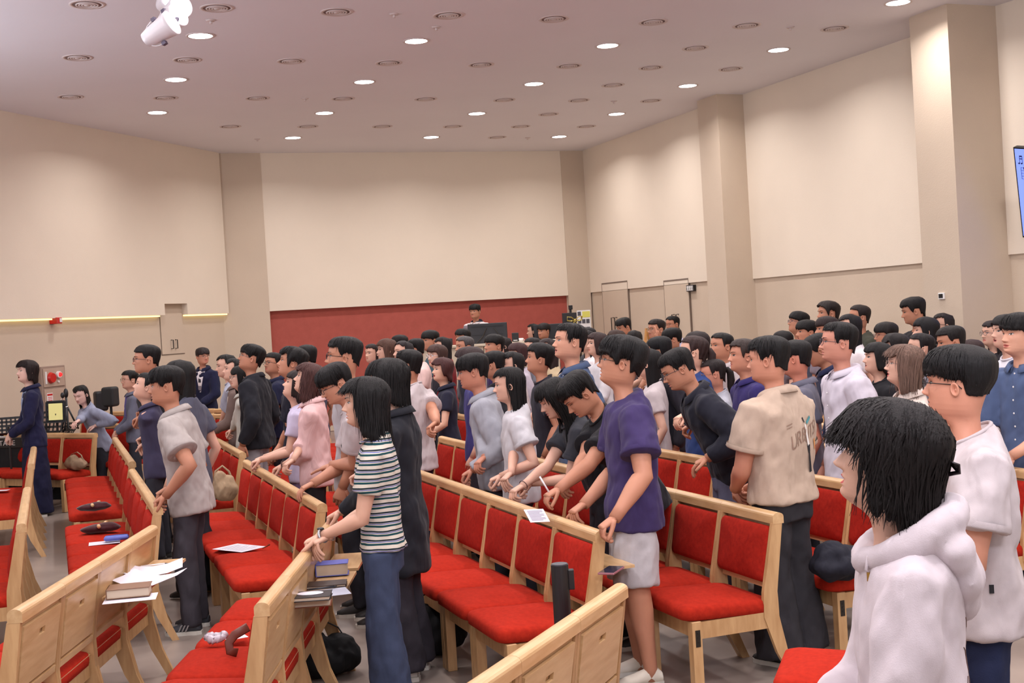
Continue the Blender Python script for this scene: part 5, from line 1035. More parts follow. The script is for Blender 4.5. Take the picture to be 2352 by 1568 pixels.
def wristband(key, i, m, w=.004, name='bracelet', watch=False):
    t, q = INFO[key]; A, E_, T, sd, hd, ps = q['AR'][i]; S = q['S']; d = (T-E_).normalized(); c = E_.lerp(T, .93); a = d.orthogonal().normalized(); b = d.cross(a); r = .0175*S*1.05
    mb = MB(); mb.tube([c+a*r*math.cos(u)+b*r*math.sin(u) for u in np.linspace(0, 2*math.pi, 19)], w, 6); o = mb.build(name, m, t, True)
    if watch: mb = MB(); up = (Vector((0, 0, 1))-d*d.z).normalized(); mb.ell(tuple(c+up*(r+.004)), (.017, .017, .007), 12, 8); mb.build('watch_face', BLACKP, o, True)
for key, cols in (('bobblack', (24, 24, 28)), ('grey_shirt', (150, 146, 146)), ('purple', None), ('pointer', (30, 30, 36))):
    t, q = INFO[key]; S = q['S']/1.7
    for (hj, kn, an, sd) in q['Kn']:
        if cols is None: continue
        sc_ = mat('shoe_mark_%d' % cols[0], cols, .6); mb = MB(); xs = an.x+sd*.040*S
        for k in range(3):
            y0 = an.y+.03*S+k*.022*S; mb.add([(xs-.004, y0, .028*S), (xs-.004, y0+.010*S, .028*S), (xs-.014*S, y0-.012*S, .068*S), (xs-.014*S, y0-.022*S, .068*S), (xs+sd*.002, y0, .028*S), (xs+sd*.002, y0+.010*S, .028*S), (xs-sd*.004*S, y0-.012*S, .068*S), (xs-sd*.004*S, y0-.022*S, .068*S)], [(0, 1, 2, 3), (7, 6, 5, 4), (0, 4, 5, 1), (2, 6, 7, 3), (1, 5, 6, 2), (0, 3, 7, 4)])
        mb.build('shoe_stripes', sc_, t)
wristband('striped', 1, GRYM, .007, 'wristwatch', True); wristband('striped', 0, GRYM, .003); wristband('pink', 1, BRC); wristband('navy_tee', 1, BRC); wristband('black_tee_girl', 0, BRC, .002)
# hood, drawstring tip, back drawing and hair claw of the nearest woman
t, q = INFO['hoodie']; S = q['S']; H, sp, sy = q['H'], q['sp'], q['sy']; xx = Vector((1, 0, 0)); hm_ = q['shirt'].data.materials[0]
mb = MB(); Nb = H+sp*.300*S
mb.tube([Nb+xx*(.062*S*math.cos(a))+sy*(.058*S*math.sin(a)-.012*S)+sp*(-.034*S*math.sin(a)) for a in np.linspace(0, 2*math.pi, 25)], .022*S, 10)
for c_, r_ in (((0, -.058, .272), (.080, .036, .030)), ((0, -.072, .246), (.070, .030, .038)), ((0, -.074, .216), (.046, .022, .034)), ((.050, -.055, .285), (.030, .028, .020)), ((-.050, -.055, .285), (.034, .030, .022))):
    c2 = H+sp*(c_[2]*S)+sy*(c_[1]*S)+xx*(c_[0]*S); mb.ell(tuple(c2), tuple(v*S for v in r_), 16, 10)
ho_ = mb.build('hood', hm_, t, True); soften(ho_, .010, 8, .016)
BRASS = mat('brass_tip', (170, 130, 60), .35, metal=.7)
mb = MB(); _h = __import__('mathutils.bvhtree', fromlist=['BVHTree']).BVHTree.FromObject(q['shirt'], bpy.context.evaluated_depsgraph_get()).ray_cast(H+sp*.262*S+sy*.6-xx*.045*S, -sy); p0 = _h[0]+sy*.004 if _h[0] is not None else H+sp*.26*S; mb.tube([p0+sp*.03, p0+sy*.006, p0-sp*.005], .0035, 6); dr = mb.build('drawstring', hm_, t, True); mb = MB(); mb.tube([p0-sp*.005, p0-sp*.024], .005, 8); mb.build('drawstring_tip', BRASS, dr)
CLW = mat('dark_tortoise_clip', (36, 26, 30), .2)
mb = MB(); HM = q['HM']
for k in range(5): mb.tube([HM @ Vector(p) for p in ((-.18+.03*k, -.56, .58), (-.20+.03*k, -.68, .56-.02*k), (-.18+.03*k, -.70, .48), (-.17+.03*k, -.60, .44))], .003, 5)
mb.build('hair_claw', CLW, t, True)
try:
    from mathutils.bvhtree import BVHTree
    r_ = np.random.default_rng(4); bv = BVHTree.FromObject(q['shirt'], bpy.context.evaluated_depsgraph_get()); mb = MB()
    for k in range(16):
        x0 = -.02+.075*r_.random(); z0 = .02+.16*r_.random(); a_ = r_.random()*6.3; pts = []
        for j in range(7):
            x0 += .008*math.cos(a_); z0 += .010*math.sin(a_); a_ += r_.normal()*.7; hit = bv.ray_cast(H+sp*z0*S+xx*(-x0*S)-sy*.5, sy)
            if hit[0] is not None: pts.append(hit[0]-sy*.001)
        if len(pts) > 2: mb.tube(pts, .0011, 4)
    if mb.v: mb.build('printed_line_drawing', mat('brown_line_ink', (110, 84, 76), .9), q['shirt'])
except Exception as e: print('drawing', e)
# shirt fronts, tie, scarf and neckerchief laid on the clothes
from mathutils.bvhtree import BVHTree
def front_patch(key, rows, m, name, off=.004, thick=.003, parent=None, nx=5):
    t, q = INFO[key]; S = q['S']; bv = BVHTree.FromObject(q['shirt'], bpy.context.evaluated_depsgraph_get()); P = []
    for z, x0, x1 in rows:
        r_ = []
        for k in range(nx):
            x = x0+(x1-x0)*k/(nx-1); hit = bv.ray_cast(q['H']+q['sp']*z*S+q['sy']*.6+Vector((x*S, 0, 0)), -q['sy'])
            pt = hit[0] if hit[0] is not None and (hit[0]-(q['H']+q['sp']*z*S)).dot(q['sy']) > 0 else q['H']+q['sp']*z*S+q['sy']*.045*S+Vector((x*S, 0, 0)); r_.append(pt+q['sy']*off)
        P.append(r_)
    mb = MB(); mb.grid(P); o = mb.build(name, m, parent or t); s_ = o.modifiers.new('s', 'SOLIDIFY'); s_.thickness = thick; s_.offset = 1; return o
def cm_(c): return mat('cloth_%d_%d_%d' % c, c, .85, .2)
for key, c in (('navy_suit_w', (150, 164, 196)), ('suit_man', (226, 222, 228)), ('scarf_w', (96, 88, 140)), ('brown_card', (206, 194, 180))):
    front_patch(key, [(.10, -.006, .006), (.16, -.018, .018), (.22, -.032, .032), (.27, -.042, .042), (.292, -.044, .044)], cm_(c), 'shirt_front')
TIE = mat('striped_tie_silk', (60, 62, 80), .4, stripes=lambda N, L, co: stripes_band(N, L, co))
front_patch('suit_man', [(.105, -.005, .005), (.13, -.016, .016), (.20, -.012, .012), (.27, -.007, .007), (.285, -.011, .011), (.30, -.012, .012)], TIE, 'necktie', .010)
front_patch('scarf_w', [(.12, -.002, .020), (.20, -.002, .018), (.27, -.012, .012), (.30, -.03, .03)], mat('violet_scarf', (98, 88, 140), .8), 'scarf', .012, .012)
front_patch('navy_polo_w', [(.245, -.004, .004), (.27, -.012, .012), (.30, -.032, .032)], mat('red_neckerchief', (176, 30, 36), .7), 'neckerchief', .008, .008)
xx = Vector((1, 0, 0))
# buttons and pocket
def buttons(key, n=6, m=None):
    t, q = INFO[key]; S = q['S']; m = m or mat('shirt_button', (220, 216, 214), .4)
    bv = __import__('mathutils.bvhtree', fromlist=['BVHTree']).BVHTree.FromObject(q['shirt'], bpy.context.evaluated_depsgraph_get())
    for k in range(n):
        z = .27-.045*k; hit = bv.ray_cast(q['H']+q['sp']*z*S+q['sy']*.5, -q['sy'])
        if hit[0] is None: continue
        mb = MB(); mb.ell(tuple(hit[0]), (.006, .003, .006), 8, 6); mb.build('button', m, q['shirt'])
buttons('denim_right'); buttons('light_shirt', 4); buttons('denim_tall', 4)
t, q = INFO['white_tee']; S = q['S']
A, E_, T, sd, hd, ps = q['AR'][1]; mb = MB(); c = q['H']+q['sp']*.02*S-xx*.108*S; mb.box(-.001, .003, -.007, .007, -.015, .012, Matrix.Translation(c)); mb.build('side_tag', PRK, t)
# jeans pocket of the striped woman, and trainers' stripes
# ------------------------------------------------------------------ things lying on chairs, trays and the floor
PAPER = mat('white_paper', (214, 208, 216), .7); PEN = mat('pen_white', (222, 218, 220), .3); INKG = mat('paper_text_grey', (150, 146, 160), .8)
def sheet(x, y, z, w, h, rz, label, curl=.0, lines=True, name='paper_sheet', group=None, m=None):
    p = atz(x, y, z); t = MB(); rows = [[(w*(i/4-.5), h*(j/4-.5), curl*((i/4-.5)**2*4*w)+curl*max(0, (j/4-.6))*h*1.5) for i in range(5)] for j in range(5)]; t.grid(rows)
    o = t.build(name, m or PAPER, None); s_ = o.modifiers.new('s', 'SOLIDIFY'); s_.thickness = .0012; s_.offset = 1; o.location = p; o.rotation_euler = (0, 0, rz); tag(o, label, 'paper', group)
    if lines:
        mb = MB()
        for k in range(9): mb.box(-w*.38, w*(.38 if k % 3 else .2), -h*.38+k*h*.09, -h*.38+k*h*.09+.004, .0014, .0019)
        if not curl: mb.build('printed_text', INKG, o)
    return o
def book(x, y, z, w, d, h, rz, cover, label, cat='book', name='book', tilt=(0, 0)):
    p = atz(x, y, z); t = empty(name, p, rz, label, cat); t.rotation_euler = (tilt[0], tilt[1], rz)
    cm = mat('cover_%d_%d_%d' % cover, cover, .45); mb = MB().box(-w/2, w/2, -d/2, d/2, 0, .004, None, 0, .0015); mb.box(-w/2, w/2, -d/2, d/2, h-.004, h, None, 0, .0015); mb.box(-w/2, -w/2+.005, -d/2, d/2, 0, h, None, 0, .0015); mb.build('cover', cm, t)
    mb = MB().box(-w/2+.004, w/2-.006, -d/2+.005, d/2-.005, .004, h-.004); mb.build('pages', mat('page_edges', (196, 180, 160), .8), t); return t
ROWA = math.radians(110)
def pouch(x, y, z, label):
    p = atz(x, y, z); t = empty('offering_pouch', p, .25, label, 'pouch', 'maroon pouches with wooden handles'); m = mat('maroon_velvet', (58, 18, 24), .95, .1, sheen=.3); w = mat('turned_wood_handle', (206, 166, 120), .4)
    mb = MB().ell((0, 0, .03), (.15, .085, .032), 18, 10); mb.ell((.04, -.01, .045), (.09, .05, .025), 14, 8); o = mb.build('velvet_body', m, t, True); soften(o, .008, 4, .012)
    for sx, a in ((-.01, -1), (.03, 1)):
        mb = MB(); mb.tube([(sx, a*.05, .058), (sx+.004, a*.072, .058), (sx+.01, a*.11, .056)], [.011, .014, .013], 10); mb.build('wooden_handle', w, t, True)
    return t
pouch(216, 1172, .455, 'dark maroon velvet pouch with wooden handle on the farther seat of the left row'); pouch(231, 1222, .455, 'dark maroon velvet pouch with two wooden handles on the nearer seat')
sheet(240, 1246, .452, .21, .15, .3, 'white sheets under the blue pencil case on a left seat', lines=False)
def soft_bag(x, y, z, size, rz, colr, label, name='bag', cat='bag', strap=True, group=None, blobs=None):
    p = atz(x, y, z); t = empty(name, p, rz, label, cat, group); m = mat('bagcloth_%d_%d_%d' % colr, colr, .8, .25, noise=.08, cloth_fold=.6, bump=.1); w, d, h = size
    mb = MB().ell((0, 0, h*.38), (w/2, d/2, h*.40), 16, 10); mb.ell((-w*.15, 0, h*.62), (w*.26, d*.32, h*.36), 14, 8); mb.ell((w*.2, 0, h*.5), (w*.24, d*.35, h*.32), 14, 8)
    for b in (blobs or []): mb.ell(*b, 12, 8)
    o = mb.build('bag_body', m, t, True); soften(o, .012, 4, .03)
    if strap: mb = MB(); mb.tube([(-w*.35, 0, h*.55), (-w*.25, d*.1, h*1.0), (0, d*.15, h*1.15), (w*.22, d*.08, h*.95), (w*.34, 0, h*.6)], .009, 6, 0, True, .4); mb.build('bag_strap', m, t, True)
    return t
PC = mat('blue_pencil_case', (92, 108, 196), .5, noise=.08)
p = atz(268, 1240, .462); t = empty('pencil_case', p, .25, 'blue zipped pencil case lying on white sheets on a seat', 'pencil case'); bevel(MB().box(-.085, .085, -.035, .035, 0, .035, None, 0, .012).build('case_body', PC, t), .006, 2); mb = MB(); mb.tube([(-.07, 0, .036), (0, .004, .038), (.07, 0, .036)], .0025, 5); mb.build('zip', mat('zip_dark', (50, 60, 120), .5), t)
soft_bag(176, 1078, .45, (.34, .16, .17), -.5, (140, 116, 92), 'tan slouchy bag on the front chair of the left block')
soft_bag(516, 1150, .44, (.24, .16, .26), .3, (160, 136, 108), 'beige drawstring bag on the end seat of the third row')
soft_bag(478, 1150, .44, (.20, .14, .14), .3, (30, 30, 36), 'black bag with a small white plush beside the beige bag', strap=False)
p = atz(478, 1150, .44)+Vector((.03, -.05, .13)); t = empty('plush_charm', p, 0, 'small white plush charm with orange beak on the black bag', 'toy'); mb = MB().ell((0, 0, 0), (.028, .024, .042), 12, 8); mb.build('plush_body', WHITE, t, True); mb = MB().ell((-.02, -.012, .018), (.014, .01, .008), 8, 6); mb.build('plush_beak', PRO, t, True)
sheet(550, 1258, .455, .21, .30, .9, 'white printed sheet lying alone on a red seat of the pink-shirt row')
def pen(x, y, z, rz, label, colr=(222, 218, 220), L_=.13, tilt=0):
    p = atz(x, y, z); t = empty('pen', p, rz, label, 'pen'); t.rotation_euler = (0, tilt, rz); mb = MB(); mb.tube([(-L_/2, 0, .005), (L_*.38, 0, .005)], .0048, 8); mb.build('barrel', mat('pen_%d_%d_%d' % colr, colr, .3), t, True); mb = MB(); mb.tube([(L_*.38, 0, .005), (L_*.46, 0, .005), (L_*.5, 0, .005)], [.0048, .003, .001], 8); mb.build('tip', BLACKP, t, True); return t
pen(612, 1256, .455, 1.4, 'brown pen lying near the front of a red seat', (120, 60, 40)); pen(355, 1299, .650, .35, 'white pen with black tip on the farther open tray', L_=.14)
sheet(352, 1314, .648, .30, .21, .25, 'long white printed sheet curling off the farther open tray', .10, False); sheet(345, 1338, .644, .30, .21, -.25, 'white sheet drooping from the near open tray beside the brown book', .12, False)
book(298, 1366, .648, .20, .14, .045, .18, (122, 88, 66), 'thick brown leather bible on the nearer open tray at lower left')
sheet(300, 1374, .643, .24, .16, .2, 'white sheet underneath the thick brown book', 0, False)
book(712, 1388, .648, .19, .13, .035, .10, (120, 62, 38), 'tan leather book at the bottom of the tray pile'); book(714, 1374, .685, .18, .13, .020, .06, (36, 34, 36), 'black notebook with white oval label on top of the leather book')
p = atz(712, 1362, .706); tt = MB(); tt.disc((0, 0, 0), .045, .0012, 24); o = tt.build('label_sticker', PAPER, None); o.location = p; o.scale = (1.3, .8, 1); tag(o, 'white oval paper label on the black notebook', 'label')
sheet(745, 1362, .66, .22, .16, .3, 'grey-white folder sheet beside the black notebook', 0, False, m=mat('folder_grey', (176, 176, 190), .6)); book(764, 1318, .648, .16, .11, .06, .1, (86, 92, 170), 'violet-blue hardback book on the farther tray by the striped woman')
book(748, 1345, .646, .20, .12, .014, .1, (60, 44, 40), 'thin dark brown notebook under the violet-blue book'); pen(742, 1352, .668, .35, 'black pen lying across the grey folder', (40, 38, 42))
# scrunchie, card and strap on the near row
p = atz(496, 1474, .462); t = empty('scrunchie', p, 0, 'grey satin scrunchie on the red seat at the bottom', 'scrunchie'); mb = MB()
mb.tube([(.035*math.cos(a)*(1+.15*math.sin(7*a)), .028*math.sin(a), .022+.008*math.sin(9*a)) for a in np.linspace(0, 2*math.pi, 40)], [.016+.006*math.sin(11*a) for a in np.linspace(0, 2*math.pi, 40)], 10); mb.build('satin_ring', mat('grey_satin', (176, 164, 172), .35, .6), t, True)
sheet(542, 1464, .458, .10, .06, .5, 'small white card with a grey emblem beside the scrunchie', 0, False, name='card')
p = atz(556, 1500, .46); t = empty('shoulder_bag_strap', p, 0, 'brown leather strap looped over the end chair at bottom', 'strap'); LE = mat('brown_leather', (104, 50, 38), .45)
mb = MB(); mb.tube([(-.02, 0, .004), (-.05, -.01, .015), (-.055, 0, .05), (-.03, .01, .08), (.03, .02, .11)], .004, 8, 0, True, 5); mb.build('leather_strap', LE, t, True)
soft_bag(745, 1552, .0, (.42, .28, .26), .3, (24, 24, 26), 'glossy black bag on the floor left of the blue jeans', group=None); soft_bag(1000, 1500, .0, (.40, .26, .30), .3, (26, 26, 28), 'black rucksack on the floor under the long row')
soft_bag(1930, 1330, .44, (.34, .26, .20), .5, (30, 30, 40), 'navy black jacket bundle on the red seat behind the hoodie', 'folded_jacket', 'jacket', False)
soft_bag(574, 1060, .60, (.10, .08, .14), .2, (176, 150, 190), 'lilac pouch standing on the tray behind the second row end', 'pouch', 'pouch', False); soft_bag(1135, 1290, 0.0, (.3, .2, .28), .2, (50, 54, 70), 'grey-blue bag on the floor behind the long row backs', 'bag', 'bag', False)
p = atz(1404, 1312, .645); t = empty('phone', p, -.4, 'phone in a clear pink case on the tray behind the end chair', 'phone'); bevel(MB().box(-.04, .04, -.08, .08, 0, .010).build('phone_case', mat('pink_case', (150, 96, 104), .3), t), .003); MB().box(-.036, .036, -.076, .076, .010, .011).build('phone_screen', mat('phone_glass', (48, 44, 60), .15), t)
sheet(6, 1126, .455, .12, .10, 0, 'small white card on a red seat at the far left edge', 0, False, name='card')
# note and pen in the writer's hand
o = sheet(1233, 1184, .86, .12, .085, .7, 'small white note held on the chair rail by the writing man', 0, True, name='paper_note'); o.rotation_euler = (.75, .1, .6)
t, q = INFO['writer']; A, E_, T, sd, hd, ps = q['AR'][1]; wp = q['M'] @ T
pn = pen(1232, 1136, .95, 0, 'white pen in the hand of the writing man', L_=.15); pn.location = wp+Vector((-.06, -.02, .01)); pn.rotation_euler = (0, math.radians(62), math.radians(15))
# ------------------------------------------------------------------ black queue post
b = atz(1285, 1296, .92); t = empty('queue_post', (b.x, b.y, 0), 0, 'black retractable belt post standing in the aisle before the long row', 'post')
mb = MB(); mb.disc((0, 0, 0), .16, .012, 28, 0, .15); mb.disc((0, 0, .012), .15, .012, 28, 0, .06); mb.build('post_base', BLACKP, t, True); mb = MB().disc((0, 0, .02), .026, .80, 20); mb.build('post_tube', BLACKP, t, True)
mb = MB().disc((0, 0, .62), .033, .30, 24); mb.build('belt_housing', BLACKP, t, False); MB().disc((0, 0, .918), .030, .006, 24).build('top_cap', mat('grey_cap', (70, 70, 76), .4), t); bevel(MB().box(.030, .052, -.014, .014, .825, .90).build('belt_clip', BLACKP, t), .003)
# ------------------------------------------------------------------ band corner at far left
D0 = 15.15; kb = atd(20, 1004, D0); t = empty('stage_piano', (kb.x+.1, D0, 0), math.radians(-12), 'black digital stage piano on a draped stand at far left', 'keyboard'); zk = kb.z
bevel(MB().box(-1.0, .75, -.16, .16, zk-.12, zk).build('piano_body', BLACKP, t), .008); mb = MB()
for k in range(36): mb.box(-.82+k*.0235, -.82+k*.0235+.0225, -.02, .13, zk, zk+.012)
mb.build('white_keys', WHITE, t)['kind'] = 'stuff'
mb = MB()
for k in range(35):
    if k % 7 not in (2, 6): mb.box(-.805+k*.0235, -.805+k*.0235+.013, .03, .13, zk+.012, zk+.024)
mb.build('black_keys', BLACKP, t)['kind'] = 'stuff'
mb = MB().box(-.98, .72, -.15, -.135, .05, zk-.12); mb.box(-.98, -.95, -.15, .15, .02, zk-.12); mb.box(.69, .72, -.15, .15, .02, zk-.12); mb.build('stand_drape', mat('black_drape', (20, 22, 24), .9, cloth_fold=.6), t)
tm = text_mesh('STAGE', .085, .001); o = link('maker_lettering', tm, WHITE, t); o.rotation_euler = (math.pi/2, 0, 0); lx = (Matrix.Rotation(math.radians(12), 3, 'Z') @ (atd(6, 1002, D0-.2)-Vector((kb.x+.1, D0, 0)))); o.location = (lx.x, -.165, zk-.06)
def music_stand(x, ytop, D, w, h, tiltx, rz, label, holes=True, sheetcol=None):
    p = atd(x, ytop, D); t = empty('music_stand', (p.x, D, 0), rz, label, 'music stand', 'black music stands'); z = p.z
    M = Matrix.Translation((0, 0, z-h*.9)) @ Matrix.Rotation(tiltx, 4, 'X'); mb = MB()
    nx, nz = (7, 4)
    for i in range(nx+1): mb.box(-w/2+i*w/nx-.010, -w/2+i*w/nx+.010, 0, .004, 0, h, M)
    for j in range(nz+1): mb.box(-w/2, w/2, 0, .004, j*h/nz-.014, j*h/nz+.014, M)
    mb.box(-w/2, w/2, -.045, 0, -.014, -.008, M)
    if not holes: mb.box(-w/2, w/2, 0, .004, 0, h, M)
    mb.build('perforated_desk', BLACKP, t); mb = MB(); mb.tube([(0, .01, z-h*.5), (0, .02, z-h*.9-.1), (0, .02, .25)], .012, 8)
    for a in (0, 2.1, 4.2): mb.tube([(0, .02, .3), (.28*math.cos(a), .02+.28*math.sin(a), .01)], .008, 6)
    mb.build('tripod_stem', BLACKP, t)
    if sheetcol is not None: MB().box(-w/2+.03, w/2-.03, -.006, -.002, .02, h-.02, M).build('sheet_page', sheetcol, t)
    return t
music_stand(18, 960, 14.75, .34, .20, -.5, .3, 'perforated black music stand at the left edge'); music_stand(104, 948, 15.45, .36, .26, -.45, -.1, 'perforated black music stand beside the navy skirt'); music_stand(142, 966, 15.5, .26, .22, -.8, -.6, 'low tilted music stand in front of the pianist')
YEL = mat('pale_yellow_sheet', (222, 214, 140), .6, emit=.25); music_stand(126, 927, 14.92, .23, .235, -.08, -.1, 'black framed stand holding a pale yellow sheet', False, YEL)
SPK = mat('speaker_black', (28, 30, 32), .6, bump=.3, bscale=400)
for x, y, w, h, rz, lab in ((230, 898, .16, .26, .5, 'small black speaker leaning left on its stand near the wall'), (252, 888, .17, .26, -.15, 'black speaker with rounded top beside the grey jacket woman')):
    p = atd(x, y, 16.6); t = empty('monitor_speaker', (p.x, 16.6, fz(16.6)), rz, lab, 'speaker', 'black band speakers'); bevel(MB().box(-w/2, w/2, -.1, .1, p.z-h-fz(16.6), p.z-fz(16.6)).build('speaker_box', SPK, t), .035, 4); MB().box(-w/2+.02, w/2-.02, -.104, -.1, p.z-h+.03-fz(16.6), p.z-.03-fz(16.6)).build('speaker_grille', BLACKP, t); mb = MB(); mb.tube([(0, 0, p.z-h-fz(16.6)), (0, 0, 0)], .018, 8); mb.build('speaker_pole', BLACKP, t)
CHR = mat('chrome_hardware', (190, 180, 170), .2, .6, metal=1)
p = atd(128, 912, 15.0); t = empty('microphone_stand', (p.x, 15.0, fz(15)), 0, 'chrome and black microphone hardware above the yellow sheet', 'microphone stand'); z = p.z-fz(15); mb = MB(); mb.tube([(0, 0, 0), (0, 0, z-.15), (.1, -.05, z)], .010, 8); mb.tube([(-.06, 0, z-.16), (.14, 0, z-.12)], .008, 6); mb.build('boom', CHR, t, True); mb = MB(); mb.ell((.1, -.05, z+.02), (.025, .025, .035), 10, 8); mb.ell((-.07, 0, z-.13), (.02, .02, .03), 10, 8); mb.build('microphone_head', BLACKP, t, True)
p = atd(152, 912, 15.6); t = empty('tripod_light_stand', (p.x, 15.6, fz(15.6)), 0, 'thin black folded tripod behind the pianist', 'tripod'); z = p.z-fz(15.6)+.05; mb = MB(); mb.tube([(0, 0, .0), (0, 0, z)], .014, 8); [mb.tube([(0, 0, z-.15), (.12*math.cos(a), .12*math.sin(a), z-.45)], .012, 6) for a in (.5, 2.6, 4.7)]; mb.ell((0, 0, z), (.03, .03, .06), 10, 8); mb.build('tripod_frame', BLACKP, t, True)
# ------------------------------------------------------------------ sound booth at the back
BTH = mat('booth_panel', (198, 182, 160), .6); SB = 18.4; f0 = fz(19)
pA = atd(985, 800, SB); pB = atd(1236, 779, SB); zc = (pA.z+pB.z)/2
t = empty('sound_booth_counter', ((pA.x+pB.x)/2, SB, f0), 0, 'long cream sound booth counter in front of the red wall', 'counter'); L_ = pB.x-pA.x+.6; hc_ = zc-f0
mb = MB().box(-L_/2, L_/2, -.04, .5, hc_-.03, hc_); mb.build('counter_top', BTH, t)
for k in range(6): bevel(MB().box(-L_/2+k*L_/6+.006, -L_/2+(k+1)*L_/6-.006, 0, .03, .05, hc_-.035).build('front_panel', BTH, t), .004)
mb = MB().box(-L_/2, L_/2, .03, .10, 0, hc_-.03); mb.build('plinth', TAUPE, t)
t = empty('booth_platform', ((pA.x+pB.x)/2, 20.0, fz(20.2)), 0, 'raised carpeted platform under the sound operator', 'platform'); MB().box(-L_/2, L_/2, -.8, 1.0, -.03, .38).build('platform_deck', TAUPE, t)
TVB = mat('monitor_black', (34, 34, 38), .5)
a = atd(1073, 740, 18.7); b = atd(1167, 792, 18.7)
t = empty('mixing_monitor', ((a.x+b.x)/2, 18.7, 0), -.02, 'large black monitor seen from behind on the booth counter', 'monitor'); w = b.x-a.x; h = abs(a.z-b.z)
tc_ = atd(1120, 742, 18.7); bc_ = atd(1120, 795, 18.7); h = tc_.z-bc_.z; t.location.z = bc_.z; M = Matrix.Translation((0, 0, 0)); bevel(MB().box(-w/2, w/2, 0, .045, .005, h+.0).build('monitor_shell', TVB, t), .008)
mb = MB(); mb.box(-w*.4, w*.4, -.008, 0, h*.86, h*.89); mb.box(-w*.4, w*.4, -.008, 0, h*.5, h*.52); mb.build('shell_ridge', BLACKP, t); mb = MB(); mb.tube([(-w*.38, -.04, .0), (-w*.12, -.02, h*.45), (-w*.02, -.01, h*.8)], .007, 6); mb.tube([(w*.16, -.01, h*.8), (w*.3, -.02, h*.45), (w*.36, -.04, 0)], .005, 6); mb.build('support_arm', METAL, t)
p = atd(1183, 764, 18.6); t = empty('desk_speaker', (p.x, 18.6, zc), 0, 'small black desk speaker right of the booth monitor', 'speaker'); h = p.z-zc; bevel(MB().box(-.05, .05, 0, .12, 0, h).build('speaker_box', SPK, t), .006); mb = MB(); mb.disc((0, 0, 0), .035, .006, 16, 0, None, Matrix.Translation((0, 0, h*.62)) @ Matrix.Rotation(math.pi/2, 4, 'X')); mb.build('speaker_cone', BLACKP, t); MB().box(-.03, .03, -.004, 0, h*.12, h*.2).build('speaker_lettering', WHITE, t)
p = atd(1197, 782, 18.5); t = empty('white_mug', (p.x, 18.5, zc), 0, 'small white mug lying on the booth counter', 'mug'); MB().disc((0, 0, 0), .03, .05, 14, 0, .033).build('mug_body', WHITE, t, True); mb = MB(); mb.tube([(.03, 0, .012), (.05, 0, .025), (.03, 0, .04)], .005, 6); mb.build('mug_handle', WHITE, t, True)
a = atd(1240, 745, 19.6); b = atd(1300, 775, 19.6); t = empty('booth_display', ((a.x+b.x)/2, 19.6, 0), 0, 'wide black display behind the seated booth man', 'monitor'); w = b.x-a.x+.2; bevel(MB().box(-w/2, w/2, 0, .05, b.z-.1, a.z).build('display_shell', TVB, t), .008); MB().box(-.04, .04, .01, .04, fz(19.6), b.z-.1).build('display_post', BLACKP, t)
a = atd(985, 780, 19.0); t = empty('booth_laptop_rack', (a.x+.1, 19.0, zc), 0, 'low black equipment box on the left end of the booth', 'equipment'); bevel(MB().box(-.2, .25, -.1, .1, 0, .10).build('rack_case', TVB, t), .006); MB().box(-.18, .23, -.105, -.1, .02, .08).build('rack_front', BLACKP, t)
# camera screen with gold bow, poster board, easel
a = atd(1291, 719, 20.6); b = atd(1326, 742, 20.6); t = empty('screen_on_pole', ((a.x+b.x)/2, 20.6, 0), .15, 'black screen on a pole topped by a tiny camera', 'monitor'); w = b.x-a.x; bevel(MB().box(-w/2, w/2, 0, .04, b.z, a.z).build('screen_shell', TVB, t), .006); mb = MB(); mb.tube([(.03, .05, fz(20.6)), (.03, .05, a.z+.06)], .02, 8); mb.build('screen_pole', BLACKP, t); bevel(MB().box(-.0, .06, .0, .06, a.z+.05, a.z+.12).build('small_camera', BLACKP, t), .005)
p = atd(1320, 735, 20.54); t = empty('gold_bow', p, .2, 'shiny gold ribbon bow hanging before the poster board', 'bow'); GO = mat('gold_ribbon', (196, 176, 96), .3, .6, metal=.5)
for s_ in (-1, 1):
    mb = MB(); mb.tube([(0, 0, 0), (s_*.06, -.02, .05), (s_*.12, 0, .06), (s_*.12, .02, 0), (s_*.05, .01, -.01), (0, 0, 0)], .022, 8, 0, True, .3); mb.build('ribbon_loop', GO, t, True); mb = MB(); mb.tube([(0, 0, 0), (s_*.05, -.01, -.09), (s_*.08, 0, -.16)], .026, 8, 0, True, .25); mb.build('ribbon_tail', GO, t, True)
MB().ell((0, -.01, 0), (.022, .02, .022), 10, 8).build('ribbon_knot', GO, t, True)
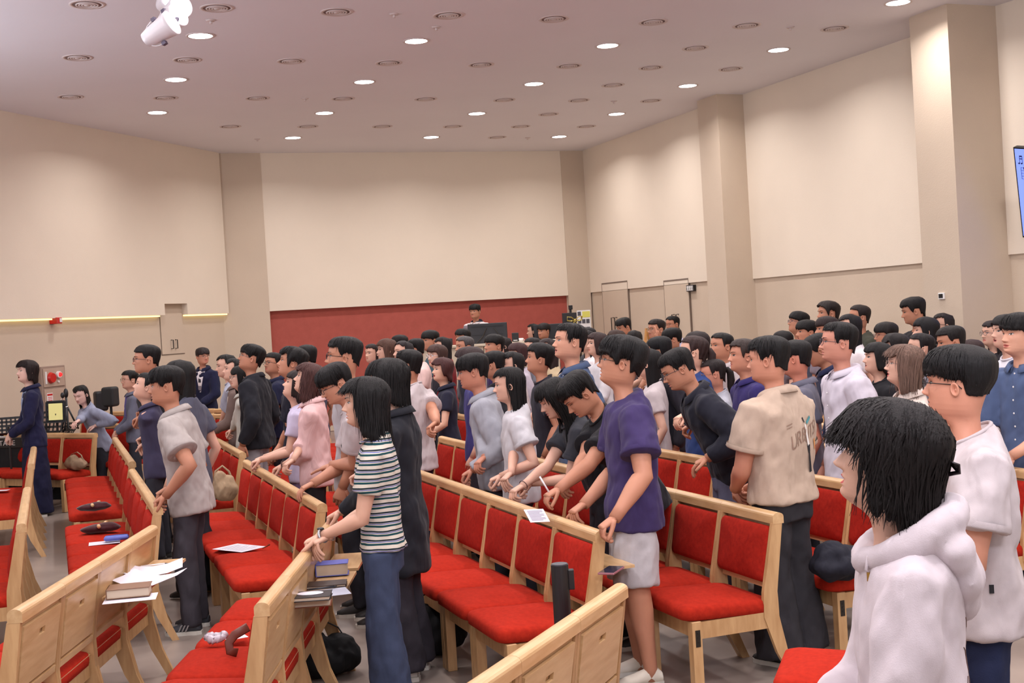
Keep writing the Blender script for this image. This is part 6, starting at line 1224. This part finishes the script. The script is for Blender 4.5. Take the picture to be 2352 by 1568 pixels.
a = atd(1325, 713, 21.2); b = atd(1358, 765, 21.2); t = empty('poster_board', ((a.x+b.x)/2, 21.2, 0), -.3, 'white notice board with dark photos and a yellow corner', 'board'); w = (b.x-a.x)*1.05; zt_, zb_ = a.z, b.z-.3; MB().box(-w/2, w/2, 0, .02, zb_, zt_).build('board_panel', WHITE, t); MB().box(-w*.1, w*.48, -.003, 0, zt_-.12, zt_-.02).build('yellow_header', mat('yellow_print', (212, 204, 96), .7), t)
for j in range(4):
    for i in range(3):
        if j == 0 and i > 0: continue
        MB().box(-w*.45+i*w*.31, -w*.45+i*w*.31+w*.25, -.003, 0, zt_-.09-j*.13, zt_-.02-j*.13).build('photo_print', mat('dark_photo_print', (76, 74, 80), .6), t)
for s_ in (-1, 1): MB().box(s_*w*.4-.015, s_*w*.4+.015, .0, .03, fz(21), zb_).build('board_leg', METAL, t)
p = atd(1478, 754, 17.5); t = empty('wooden_easel', (p.x+.05, 17.5, fz(17.5)), -.3, 'light wooden easel standing behind the smiling girl', 'easel'); z = p.z-fz(17.5); EW_ = mat('pine_easel_wood', (196, 146, 88), .5)
for pts in (((-.22, 0, 0), (-.02, .05, z)), ((.25, 0, 0), (.02, .05, z-.02))): mb = MB(); mb.tube(pts, .02, 4); mb.build('easel_leg', EW_, t)
mb = MB(); mb.tube([(0, .35, 0), (0, .06, z-.05)], .018, 4); mb.build('easel_leg', EW_, t); MB().box(-.14, .26, -.01, .03, z-.22, z-.17).build('easel_ledge', EW_, t); MB().box(-.12, .24, .0, .03, z-.30, z-.27).build('easel_ledge', EW_, t)
# pianist's stool
t_, q_ = INFO['pianist']; r_ = q_['root']; t = empty('piano_stool', (r_.x+.12, r_.y+.12, fz(r_.y)), 0, 'black padded stool just behind the pianist', 'stool'); bevel(MB().box(-.2, .2, -.14, .14, .42, .5).build('padded_seat', BLACKP, t), .02, 3)
for sx in (-1, 1):
    for sy_ in (-1, 1): MB().box(sx*.16-.015, sx*.16+.015, sy_*.1-.015, sy_*.1+.015, 0, .42).build('leg', METAL, t)
